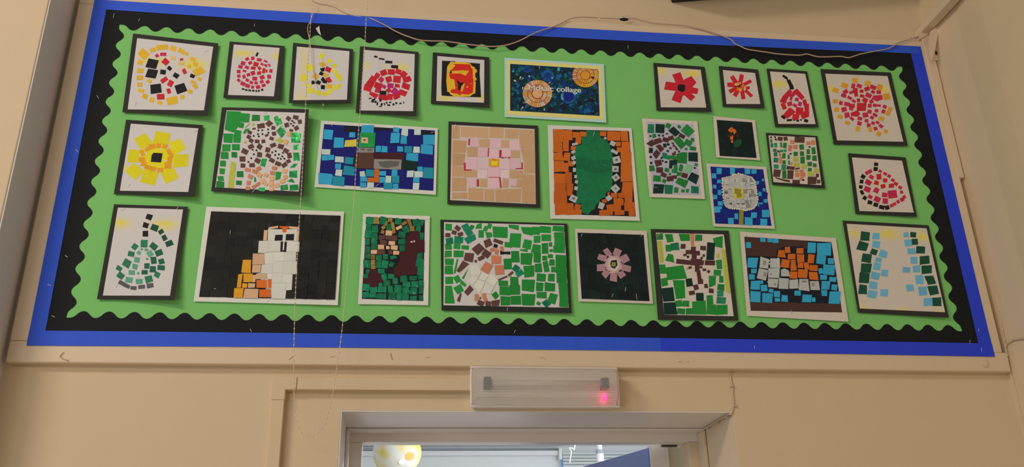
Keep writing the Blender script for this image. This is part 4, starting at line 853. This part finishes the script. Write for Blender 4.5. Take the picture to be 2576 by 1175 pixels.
A.part('white_tiles', 'silver: P 295 355 395 385 388 500 285 485, 470 428 115 113 2, P 280 492 388 515 360 640 252 610, 460 547 132 113 2, P 540 510 580 495 630 520 645 590 538 588, 445 667 120 113 3, 572 675 116 128 2, 688 680 104 108, P 755 620 860 622 878 765 748 748, P 880 645 985 645 1000 752 888 750', 'stone: 510 425 20 110 -6, 400 405 16 20, 400 440 16 20, 385 655 12 18', 'grey: 345 430 36 50 5, 350 565 40 50 10, 420 565 18 20 0, 815 648 60 26 0, 920 685 36 34 0, 468 685 20 22 0')
A.staples('125 100 40 -75, 658 1010 45 -88')

V = (2110, 540, 3.916)
A = Art(V, ((38,58),(885,105),(1085,1015),(190,965)), ((78,90),(865,135),(1048,962),(208,925)), 'mosaic_picture',
        'black-mounted mosaic of two columns of dark green and pale blue squares, bottom right corner', 'picture', scol='cream', curl=(1,1,5,1), stains=((150,180,50,35,.7),(490,190,110,40,.8),(820,215,60,35,.8),(230,915,60,25,.6),(650,940,70,18,.6),(1010,945,60,20,.6)), seed=30)
A.part('dark_green_tiles', 'bottle: 262 213 92 88 6, 235 310 98 88 15, 347 367 62 58 20, 275 427 92 85 8, 270 527 100 92 5, 253 622 102 100 5, 237 735 82 92 5, 733 198 55 50 3, 750 268 58 58 -4, 805 347 85 70 3, 847 447 98 82 -6, 868 540 98 80 -4, P 842 606 930 600 960 680 880 692, P 872 706 968 697 988 780 900 797, 965 857 95 88 -3')
A.part('pale_blue_tiles', 'paleblue: 367 210 72 62 5, 368 292 72 68 10, 438 388 75 70 18, 393 447 58 45 10, 375 508 70 72 10, 360 603 85 72 12, 340 697 80 72 8, 328 785 90 75 15, 452 575 68 62 8, 447 772 70 68 5, 662 200 50 48 -6, 685 278 68 68 -6, 717 358 72 58 -3, 742 450 68 65 -2, 765 535 68 68 -3, 793 640 78 85 -4, 830 752 85 85 -4, 880 858 85 78 -4, 668 543 68 55 2, 702 720 70 62 -6')
A.staples('155 120 36 0, 838 160 30 12, 243 848 36 -5')

# ------------------------------------------------------------------ emergency light under the board
M_lightbase = mat('aged_white_plastic', (0.88, 0.86, 0.80), rough=0.35, var=0.02)
M_gear = mat('grey_gear_plastic', (0.16, 0.15, 0.19), rough=0.5)
M_tube = mat('white_tube_glass', (0.80, 0.78, 0.74), rough=0.2)
M_cover = bpy.data.materials.new('ribbed_clear_cover'); M_cover.use_nodes = True
b_ = M_cover.node_tree.nodes['Principled BSDF']
b_.inputs['Base Color'].default_value = (0.95, 0.94, 0.90, 1); b_.inputs['Roughness'].default_value = 0.2
b_.inputs['Transmission Weight'].default_value = 0.80; b_.inputs['IOR'].default_value = 1.12
M_led = mat('red_indicator', (0.9, 0.02, 0.1), emit=(1.0, 0.02, 0.14), estr=6.0)
lx0, lx1, lz0, lz1 = 1.036, 1.405, -0.1430 + ZB, -0.0425 + ZB
em = empty('emergency_light', (1.22, YW, (lz0 + lz1) / 2), 'long white emergency light with ribbed clear cover and red indicator, above the doorway', 'emergency light')
w = MB(); w.box(lx0 + .006, lx1 - .006, -0.012, YW, lz0 + .004, lz1 - .004, M_lightbase); w.build('base', em, bevel=0.004)
w = MB()                                     # shallow ribbed box: profile across z swept along x
prof = []; n = 30
z0, z1 = lz0 + 0.004, lz1 - 0.004
for i in range(n + 1):
    t = i / n; z = z0 + (z1 - z0) * t
    e = min(t, 1 - t) * 7
    yy = -0.062 * min(1, e) ** 0.45 if e > 0 else -0.0
    prof.append((min(-0.012, yy - 0.0) + (0.0013 if i % 2 and e > 1 else 0), z))
xs = [lx0 + .003, lx0 + .009, lx0 + .022, lx1 - .022, lx1 - .009, lx1 - .003]; ks = [0.0, 0.8, 1.0, 1.0, 0.8, 0.0]
N = len(prof); mi = w.mi(M_cover)
for x, kk in zip(xs, ks):
    for y, z in prof: w.v.append((x, -0.012 + (y + 0.012) * kk, z))
for i in range(len(xs) - 1):
    for j in range(N - 1):
        a = i * N + j; w.f.append([a, a + N, a + N + 1, a + 1]); w.m.append(mi)
w.build('ribbed_cover', em, smooth=False)
w = MB(); w.box(lx0, lx1, -0.018, -0.010, lz0, lz0 + .006, M_lightbase); w.box(lx0, lx1, -0.018, -0.010, lz1 - .006, lz1, M_lightbase)
w.box(lx0, lx0 + .006, -0.018, -0.010, lz0 + .006, lz1 - .006, M_lightbase); w.box(lx1 - .006, lx1, -0.018, -0.010, lz0 + .006, lz1 - .006, M_lightbase)
w.build('cover_rim', em, bevel=0.003)
zc = (lz0 + lz1) / 2 + 0.004
w = MB(); w.tube([Vector((lx0 + .045, -0.034, zc)), Vector((lx1 - .045, -0.034, zc))], 0.008, M_tube, 12); w.build('lamp_tube', em, smooth=True)
for x in (lx0 + .040, lx1 - .040):
    w = MB(); w.box(x - .008, x + .008, -0.046, -0.012, zc - .013, zc + .013, M_gear); w.build('lamp_holder', em)
pl = at_y(1521, 996, -0.030)
w = MB(); w.ball(Vector((pl.x, -0.030, pl.z)), 0.0045, M_led, 10, 8); w.tube([Vector((pl.x, -0.012, pl.z)), Vector((pl.x, -0.030, pl.z))], 0.0035, M_led); w.build('red_indicator', em, smooth=True)

# ------------------------------------------------------------------ trunking, conduit and cables on the wall
tr = empty('cable_trunking', (0.583, YW, ZB - 1.0), 'cream painted square trunking rising beside the doorway and turning right to the emergency light', 'cable trunking')
tx0, tx1 = 0.5675, 0.5975
w = MB(); w.box(tx0 + .0012, tx1 - .0012, -0.0005, YW - .0005, 0.0, ZB - 0.124, M_wall); w.build('upright_trunking', tr, bevel=0.001)
w = MB(); w.prism([Vector((a, -0.002, c + ZB)) for a, c in ((tx0 - .001, -0.124), (tx1, -0.124), (tx1, -0.0995), (0.622, -0.0995), (0.622, -0.069), (tx0 - .001, -0.069))], YW + .0015, M_wall); w.build('corner_cover', tr, bevel=0.001)
w = MB(); w.box(0.6225, 1.040, -0.0005, YW, ZB - 0.099, ZB - 0.070, M_wall); w.build('level_trunking', tr, bevel=0.001)
w = MB(); w.box(0.6185, 0.6225, -0.0035, YW, ZB - 0.0985, ZB - 0.068, M_wall); w.build('joint_clip', tr)
M_cable = mat('painted_cable', (0.66, 0.55, 0.38), rough=0.5, var=0.04)
cb = empty('wall_cable', (1.70, YW, ZB - 0.15), 'thin cream painted cable dropping from the board frame into the doorway\'s top right corner', 'cable')
w = MB()
pts = [at_y(*p, YW - 0.0025) for p in ((1843, 936), (1839, 943), (1838, 955), (1842, 970), (1843, 990), (1845, 1010), (1843, 1030), (1838, 1042))]
zt = OZ - 0.006
pts += [Vector((OX1 - 0.012, YW + 0.006, zt)), Vector((OX1 - .011, 0.06, zt)), Vector((OX1 - .011, 0.14, zt - .001)), Vector((OX1 - .011, 0.225, zt - .001))]
w.tube(smooth_path(pts, 0.006), 0.0024, M_cable); w.build('cable', cb, smooth=True)
for p in ((1850, 1021), (1842, 972)):
    w = MB(); c = at_y(*p, YW - .004); w.box(c.x - .005, c.x + .003, YW - .008, YW, c.z - .002, c.z + .002, M_cable); w.build('cable_clip', cb, bevel=0.001)
for y in (0.05, 0.12, 0.2):
    w = MB(); w.box(OX1 - .014, OX1 - .003, y - .003, y + .003, zt - .006, zt - .001, M_cable); w.build('cable_clip', cb, bevel=0.001)

M_twine = mat('pinkish_cable_sheath', (0.60, 0.44, 0.36), rough=0.5, var=0.08)
tw = empty('slack_cable', (1.2, -0.01, ZB + 0.95), 'thin pinkish tan cable hanging slack along the top of the display board', 'cable')
w = MB()
pp = [(786,2,.004),(800,9,.004),(835,16,.002),(868,33,.001),(900,42,.001),(930,46,.001),(958,58,-.006),(1000,81,-.012),(1030,93,-.012),(1052,100,-.012),(1080,103,-.012),(1120,104,-.012),(1180,112,-.012),(1235,117,-.012),(1275,113,-.012),(1310,101,-.012),(1345,83,-.011),(1380,71,-.008),
      (1405,62,-.005),(1435,47,-.004),(1465,43,-.004),(1510,45,-.004),(1555,47,-.004),(1595,47,-.004),(1640,58,-.004),(1690,62,-.004),(1735,67,-.004),(1785,80,-.004),(1838,99,-.006),(1847,109,-.008),(1868,119,-.008),(1880,124,-.008),(1925,131,-.009),(1960,136,-.010),(2010,139,-.010),(2030,136,-.010),(2060,143,-.010),(2115,142,-.010),(2135,145,-.010),(2165,136,-.010),(2205,128,-.009),(2235,122,-.008),(2262,107,-.006),(2290,98,-.006),(2310,92,-.006)]
path = smooth_path([at_y(a, b, c - 0.0035) for a, b, c in pp], 0.008)
w.tube(path, 0.0019, M_twine, 7); w.build('cable', tw, smooth=True)
M_dark = mat('black_plastic', (0.012, 0.012, 0.014), rough=0.5)
w = MB(); a = at_y(1570, 49, -0.012); w.ball(a, 0.0125, M_dark, 16, 8, sz=(1.1, .5, .32)); o = w.build('cable_clip', tw, smooth=True); o['label'] = 'black oval clip'
w = MB(); w.prism([at_y(*p, -0.008) for p in ((1563,46),(1566,40),(1584,36),(1586,46))], .0004, M_cable); w.build('paper_tab', tw)
w = MB(); w.box(*(lambda c: (c.x - .0015, c.x + .0015, -0.0105, -0.001, c.z - .004, c.z + .003))(at_y(1507, 48, -.008)), mat('white_tack', (.8, .78, .72))); w.build('white_tack', tw)

# string tied beside the bead chain
M_string = mat('cotton_string', (0.78, 0.66, 0.5), rough=0.85, var=0.08)
w = MB()
pts = [at_y(*p, -0.014) for p in ((792,8),(788,30),(782,50),(775,65),(774,75),(777,92),(780,106),(782,125),(784,150),(786,170),(791,195),(797,217),(804,240),(813,263))]
w.tube(smooth_path(pts, 0.005), 0.0009, M_string, 6)
w.ball(pts[-1], 0.003, M_string, 8, 6, sz=(.7, .7, 1.6))
o = w.build('loose_string', origin=at_y(813, 263, -0.014)); tag(o, 'pale loose string dangling over the yellow pear mosaic beside the bead chain', 'string')

# paper scrap caught on the border
w = MB(); w.prism([at_y(*p, -0.006) for p in ((794,72),(803,65),(805,78),(808,90),(800,82),(797,76))], .0004, paper('cream'))
o = w.build('torn_paper_scrap', origin=at_y(801, 78, -.005)); tag(o, 'tiny torn cream paper scrap on the black border near the string', 'paper scrap')

# ------------------------------------------------------------------ bead chains
M_bead = mat('cream_bead_plastic', (0.80, 0.72, 0.58), rough=0.35, var=0.03, spec=0.5)
def bead_chain(path, step, r, name, label, org, group='bead chains of the blinds'):
    dense = smooth_path(path, 0.003); w = MB(); w.tube(dense[::2] + [dense[-1]], 0.0006, M_bead, 5)
    acc = 0.0; last = dense[0]; w.ball(last, r, M_bead, 8, 6)
    for p in dense[1:]:
        acc += (p - last).length; last = p
        if acc >= step: w.ball(p, r, M_bead, 8, 6); acc = 0
    o = w.build(name, origin=org, smooth=True); tag(o, label, 'bead chain', group); return o
CY = -0.055
ch = [(787,-30),(785,20),(781,62),(779,105),(776,138),(772,200),(769,260),(765,340),(761,423),(757,499),(752,570),(747.7,648),(744,720),(741.8,780),(739.5,864),(738.8,928),(739.5,982),(740.5,1015),(744.5,1049),(750,1073),(755.6,1085),(764.7,1094),(776.5,1097.6),(788,1096),(800,1089),(810,1078),(816.8,1066),(823.5,1045),(829.6,1022),(836.3,995),(845.4,941),(852,894),(858.8,844),(865.5,780),(873,700),(880,618),(886,560),(891,499),(896,415),(905,290),(912,190),(918.3,100),(921,50),(923.8,8),(925,-30)]
up_ = lambda p, h: Vector((p.x, p.y, p.z + h))
chp = [at_y(a, b, CY) for a, b in ch]; chp = [up_(chp[0], .9), up_(chp[0], .4)] + chp + [up_(chp[-1], .4), up_(chp[-1], .9)]
bead_chain(chp, 0.0118, 0.00195, 'bead_chain', 'cream bead chain of a blind hanging in a long loop in front of the board', at_y(780, 1097, CY))
cr = [(2420,370),(2440,455),(2462,555),(2485,650),(2508,760),(2528,860),(2541,940),(2552,985),(2562,1030),(2573,1085),(2584,1140),(2596,1200)]
bead_chain([at_y(a, b, -0.004) for a, b in cr], 0.0125, 0.0019, 'bead_chain', 'cream bead chain hanging in the right corner against the board frame', at_y(2541, 940, -.004))

# ------------------------------------------------------------------ right wall: rail, bracket, cable
M_rail = M_trim; M_screw = mat('dark_screw', (0.03, 0.025, 0.02), rough=.7)  # near-black ovals stand for the bracket's dark screw holes
zr = 1.040 + ZB
br = empty('rail_bracket', (XR - .02, -0.01, ZB + 0.95), 'cream painted triangular shelf bracket in the top right corner, carrying the rail', 'bracket')
w = MB(); w.box(XR - .034, XR - .004, -0.003, YW - .001, ZB + 0.84, zr - .003, M_rail); w.build('wall_plate', br, bevel=0.002)
w = MB(); w.prism([Vector((p[0], -0.0, p[1])) for p in ((0, 0),)] * 0 + [at_y(*p, -0.035) for p in ((2341,79),(2367,54),(2358,97),(2349,140),(2344,151),(2338,140),(2338,100))], 0.004, M_rail); w.build('diagonal_strut', br, bevel=0.0008)
w = MB(); w.prism([at_y(*p, -0.008) for p in ((2366,58),(2400,47),(2389,95),(2375,150),(2350,152),(2352,120))], 0.005, M_rail); w.build('side_plate', br, bevel=0.0008)
for p in ((2368,80),(2355,133)):
    w = MB(); w.ball(at_y(*p, -0.010), 0.0065, M_screw, 10, 6, sz=(.45, .4, 1)); w.build('screw', br, smooth=True)
w = MB(); w.prism([at_y(*p, -0.006) for p in ((2290,92),(2310,86),(2326,76),(2338,70),(2340,84),(2326,92),(2312,100),(2300,96))], 0.004, M_rail); w.build('fixing_lug', br, bevel=0.0008)
w = MB(); w.box(XR - .036, XR - .007, -2.4, YW, zr - .004, zr + .016, M_rail); o = w.build('wall_rail', origin=(XR - .02, -1.2, zr), bevel=0.002)
tag(o, 'cream painted rail running from the top right corner along the right wall towards the viewer', 'rail')
w = MB(); pts = [at_x(*p, XR - 0.004) for p in ((2532,930),(2531,905),(2530,880),(2533,866),(2545,858),(2560,853),(2590,850))]
w.tube(smooth_path(pts, .006), 0.0022, M_cable); o = w.build('corner_cable', origin=at_x(2545, 858, XR), smooth=True); tag(o, 'cream painted cable curving onto the right wall near the lower corner of the board', 'cable')

# hooks painted over on the lower rail
hk = [((2481,903),(2485,914),(2483,922),(2477,922),(2473,918))], [((160,886),(153,892),(151,898),(160,903),(172,907))], [((982,888),(983,898),(986,903))]
for i, (h, lb) in enumerate(zip(hk, ('bent white hook on the rail under the bottom right corner of the board', 'bent painted hook on the rail under the bottom left corner of the board', 'short painted nail in the rail left of the emergency light'))):
    w = MB(); w.tube(smooth_path([at_y(*p, -0.0045) for p in h[0]], .002), 0.0011, M_cable, 6); o = w.build('hook' if i < 2 else 'nail', origin=at_y(*h[0][0], -.0045), smooth=True); tag(o, lb, 'hook' if i < 2 else 'nail')

# staples painted over on the lower rail
for (a, b), (c, d), par in (((726,904),(737,896),0), ((830,897),(841,896),0), ((1070,899),(1080,898),0), ((1706,909),(1716,909),0), ((1726,909),(1733,910),0)):
    w = MB(); p, q = at_y(a, b, -.0030), at_y(c, d, -.0030); w.tube([p, q], 0.0012, M_trim, 6); w.build('painted_staple', RAIL)
w = MB(); w.tube(smooth_path([at_y(*p, -.0028) for p in ((1359,902),(1362,899),(1368,898),(1371,901),(1370,905))], .002), .0008, M_trim, 6); w.build('painted_staple', RAIL)
# dark device above the board, only its lower corner in view
w = MB(); c0 = at_y(1689, 8, YW - .002); c1 = at_y(1792, 0, YW - .002); mt = Matrix.Translation(c0) @ Matrix.Rotation(-math.atan2(c1.z - c0.z, c1.x - c0.x), 4, 'Y')
w.box(0, 0.85, -0.16, 0.0, 0, 0.36, M_dark, mt); o = w.build('wall_screen', origin=c0, bevel=0.004)
tag(o, 'black tilted screen fixed above the board, only its lower corner in view', 'screen')

# ------------------------------------------------------------------ the room behind the doorway
CH = 2.62; YB = 4.0
w = MB(); w.box(-1.6, 3.2, YB, YB + .1, 0, CH, M_backwall); structure(w.build('wall_far'))
w = MB(); w.box(-1.7, -1.6, 0.32, YB + .1, 0, CH, M_backwall); structure(w.build('wall_far_left'))
w = MB(); w.box(3.2, 3.3, 0.32, YB + .1, 0, CH, M_backwall); structure(w.build('wall_far_right'))
w = MB(); w.box(-1.7, 3.3, 0.32, YB + .1, CH, CH + .06, M_ceil); structure(w.build('ceiling'))
M_line = mat('grey_trunking', (0.36, 0.40, 0.46), rough=0.5)
def on_back(px, py): return at_y(px, py, YB - 0.02)
w = MB()
za, zb = on_back(1200, 1135).z, on_back(1200, 1147).z
xe = on_back(1404, 1150).x
w.box(-1.5, xe, YB - .045, YB - .001, zb, za, M_backwall); o = w.build('dado_trunking', origin=(0.5, YB - .02, zb), bevel=.004)
tag(o, 'white box trunking along the top of the far wall seen through the doorway', 'trunking')
w = MB(); zc_ = on_back(1200, 1135).z; w.tube([Vector((-1.5, YB - .03, zc_ + .012)), Vector((xe, YB - .03, zc_ + .012))], 0.006, M_line, 8)
o = w.build('pipe', origin=(0.5, YB - .03, zc_ + .012), smooth=True); tag(o, 'thin grey pipe just above the white trunking on the far wall', 'pipe')
bl = empty('window_blind', on_back(1460, 1175), 'pale slatted window blind on the far wall, through the doorway', 'window blind')
for zz in [on_back(1450, y).z for y in (1141, 1149, 1157, 1165, 1173, 1181)]:
    w = MB(); w.box(on_back(1414, 1150).x, on_back(1640, 1150).x, YB - .05, YB - .04, zz - .012, zz + .004, mat('blind_slat', (.62, .68, .68))); w.build('slat', bl)
w = MB(); w.box(on_back(1404, 1150).x, on_back(1411, 1150).x, YB - .07, YB - .01, on_back(1408, 1158).z, on_back(1408, 1131).z, M_ceil); o = w.build('window_post', bl)
w = MB(); w.box(on_back(1411, 1150).x, on_back(1413.5, 1150).x, YB - .06, YB - .05, on_back(1408, 1185).z, on_back(1408, 1157).z, mat('blue_edging', (.10, .35, .85))); w.build('blue_edging', bl)
# paper lantern
LY = 2.5; lc = at_y(999, 1139, LY); rl = 0.0435 / 1.0 * 3.0
rl = (at_y(1060, 1139, LY).x - at_y(938, 1139, LY).x) / 2
M_lant = bpy.data.materials.new('lantern_paper'); M_lant.use_nodes = True; nt = M_lant.node_tree; b_ = nt.nodes['Principled BSDF']
tc = nt.nodes.new('ShaderNodeTexCoord'); sp = nt.nodes.new('ShaderNodeSeparateXYZ'); nt.links.new(tc.outputs['Object'], sp.inputs[0])
nz = nt.nodes.new('ShaderNodeTexNoise'); nz.inputs['Scale'].default_value = 9; nt.links.new(tc.outputs['Object'], nz.inputs['Vector'])
cr_ = nt.nodes.new('ShaderNodeValToRGB'); cr_.color_ramp.elements[0].position = .42; cr_.color_ramp.elements[0].color = (0.74, 0.74, 0.68, 1)
cr_.color_ramp.elements[1].position = .62; cr_.color_ramp.elements[1].color = (0.74, 0.60, 0.10, 1)
nt.links.new(nz.outputs['Fac'], cr_.inputs[0]); nt.links.new(cr_.outputs[0], b_.inputs['Base Color'])
nt.links.new(cr_.outputs[0], b_.inputs['Emission Color']); b_.inputs['Emission Strength'].default_value = 0.22
b_.inputs['Roughness'].default_value = .8
lan = empty('paper_lantern', lc, 'glowing round paper lantern with yellow and orange patches hanging beyond the doorway', 'lantern')
w = MB(); nu, nv = 40, 40; mi = w.mi(M_lant)
for i in range(nv + 1):
    ph = 0.25 + (math.pi - 0.5) * i / nv; rr = rl * math.sin(ph) * (1 + 0.012 * (i % 2))
    for j in range(nu):
        th = 2 * math.pi * j / nu; w.v.append((lc.x + rr * math.cos(th), lc.y + rr * math.sin(th), lc.z + rl * .92 * math.cos(ph)))
for i in range(nv):
    for j in range(nu):
        a = i * nu + j; b = i * nu + (j + 1) % nu; w.f.append([a, a + nu, b + nu, b]); w.m.append(mi)
shade = w.build('paper_shade', lan, smooth=True)
for (px, py, rr, c) in ((1032, 1148, .028, (0.95, .42, .12)), (1011, 1163, .016, (.95, .95, 1.0))):
    q = at_y(px, py, LY - rl); d = (q - lc); d = (CAM - lc).normalized() * rl
    rdir = ray(px, py).normalized(); oc = CAM - lc; bq = oc.dot(rdir); disc = bq * bq - (oc.length_squared - (rl * 1.01) ** 2)
    hit = CAM + rdir * (-bq - math.sqrt(max(0, disc)))
    nrm = (hit - lc).normalized(); ta = nrm.cross(Vector((0, 0, 1))).normalized(); tb = nrm.cross(ta)
    w = MB(); w.v = [tuple(hit + nrm * 0.001)] + [tuple(lc + (hit + (ta * math.cos(t) + tb * .75 * math.sin(t)) * rr - lc).normalized() * (rl * 1.012)) for t in [2 * math.pi * i / 20 for i in range(20)]]
    w.mats = [mat('lantern_spot_%d' % px, c, emit=c, estr=.45)]
    for i in range(20): w.f.append([0, 1 + i, 1 + (i + 1) % 20]); w.m.append(0)
    w.build('paper_spot', shade)
w = MB(); w.tube([Vector((lc.x, lc.y, lc.z + rl * .9)), Vector((lc.x, lc.y, CH))], 0.003, M_ceil); w.build('cord', lan)
# open blue door: hinge at the right jamb, swung into the far room
M_door = mat('blue_door_paint', (0.20, 0.27, 0.62), rough=0.35, bump=.1, scale=4, var=.08, spec=.5)
zd = 2.025
h0 = at_z(1629, 1127, zd); 
h1 = at_z(1466, 1174, zd)
dv = (h1 - h0); dv.z = 0
door_w = 0.80; dirv = dv.normalized(); nrmv = Vector((-dirv.y, dirv.x, 0))
mt = Matrix(((dirv.x, nrmv.x, 0, h0.x), (dirv.y, nrmv.y, 0, h0.y), (0, 0, 1, 0), (0, 0, 0, 1)))
print('door', h0, h1, dv.length)
w = MB(); sd = nrmv.dot(CAM - h0) > 0; w.box(0, door_w, -0.04 if sd else 0.0, 0.0 if sd else 0.04, 0.01, zd, M_door, mt)
o = w.build('door_1', origin=(h0.x, h0.y, 0), bevel=0.002); structure(o)
# white post and beige panel between the open door and the frame
w = MB(); p0, p1 = at_y(1631, 1150, h0.y), at_y(1677, 1150, h0.y); w.box(p0.x + .004, p1.x, h0.y - .02, h0.y + .03, 0, 2.03, mat('white_post_paint', (.80, .76, .74))); structure(w.build('trim_7'))
w = MB(); p0, p1 = at_y(1678, 1150, h0.y), at_y(1800, 1150, h0.y); w.box(p1.x - (p1.x - p0.x), p1.x, h0.y + .0, h0.y + .03, 0, 2.6, mat('beige_panel_paint', (.50, .46, .36))); structure(w.build('trim_8'))
# door closer arm
ca = empty('door_closer', at_y(1690, 1120, .33), 'dark grey door closer arm at the top right of the door frame', 'door closer')
a, b = at_y(1664, 1119, .345), at_y(1702, 1120, .345)
w = MB(); w.box(a.x, b.x, .342, .352, a.z - .006, a.z + .002, mat('closer_grey', (.10, .10, .11), rough=.4, metal=.5)); w.build('arm', ca, bevel=.001)
w = MB(); c = at_y(1708, 1119, .345); w.box(c.x - .005, c.x + .006, .342, .354, c.z - .006, c.z + .003, M_ceil); w.build('bracket', ca, bevel=.001)
# hooks and spot lamp at the head of the far room
lp = at_y(1509, 1140, 3.2)
sl = empty('spot_lamp', lp, 'white cylindrical spot lamp with dark collar beyond the doorway', 'lamp')
rr = (at_y(1519, 1140, 3.2).x - at_y(1500, 1140, 3.2).x) / 2
w = MB(); w.tube([Vector((lp.x, 3.2, at_y(1509, 1142, 3.2).z)), Vector((lp.x, 3.2, at_y(1509, 1162, 3.2).z))], rr, M_ceil, 16); w.build('lamp_body', sl)
w = MB(); w.tube([Vector((lp.x, 3.2, at_y(1509, 1132, 3.2).z)), Vector((lp.x, 3.2, at_y(1509, 1142, 3.2).z))], rr * 1.05, M_line, 16); w.build('collar', sl)
w = MB(); w.tube([Vector((lp.x, 3.2, at_y(1509, 1132, 3.2).z)), Vector((lp.x, 3.2, CH))], rr * .7, M_ceil, 12); w.build('stem', sl)
w = MB(); pts = [at_y(*p, 1.6) for p in ((1446,1000),(1446,1122),(1441,1128),(1432,1127),(1437,1136),(1435,1150),(1433,1166))]
pts.insert(0, Vector((pts[0].x, 1.6, CH))); w.tube(smooth_path(pts, .01), .002, M_ceil, 6); o = w.build('hanging_string', origin=at_y(1446, 1122, 1.6), smooth=True)
tag(o, 'white string hook hanging from the ceiling beyond the doorway', 'string')
print('faces', sum(len(o.data.polygons) for o in bpy.data.objects if o.type == 'MESH'), 'objects', len(bpy.data.objects))
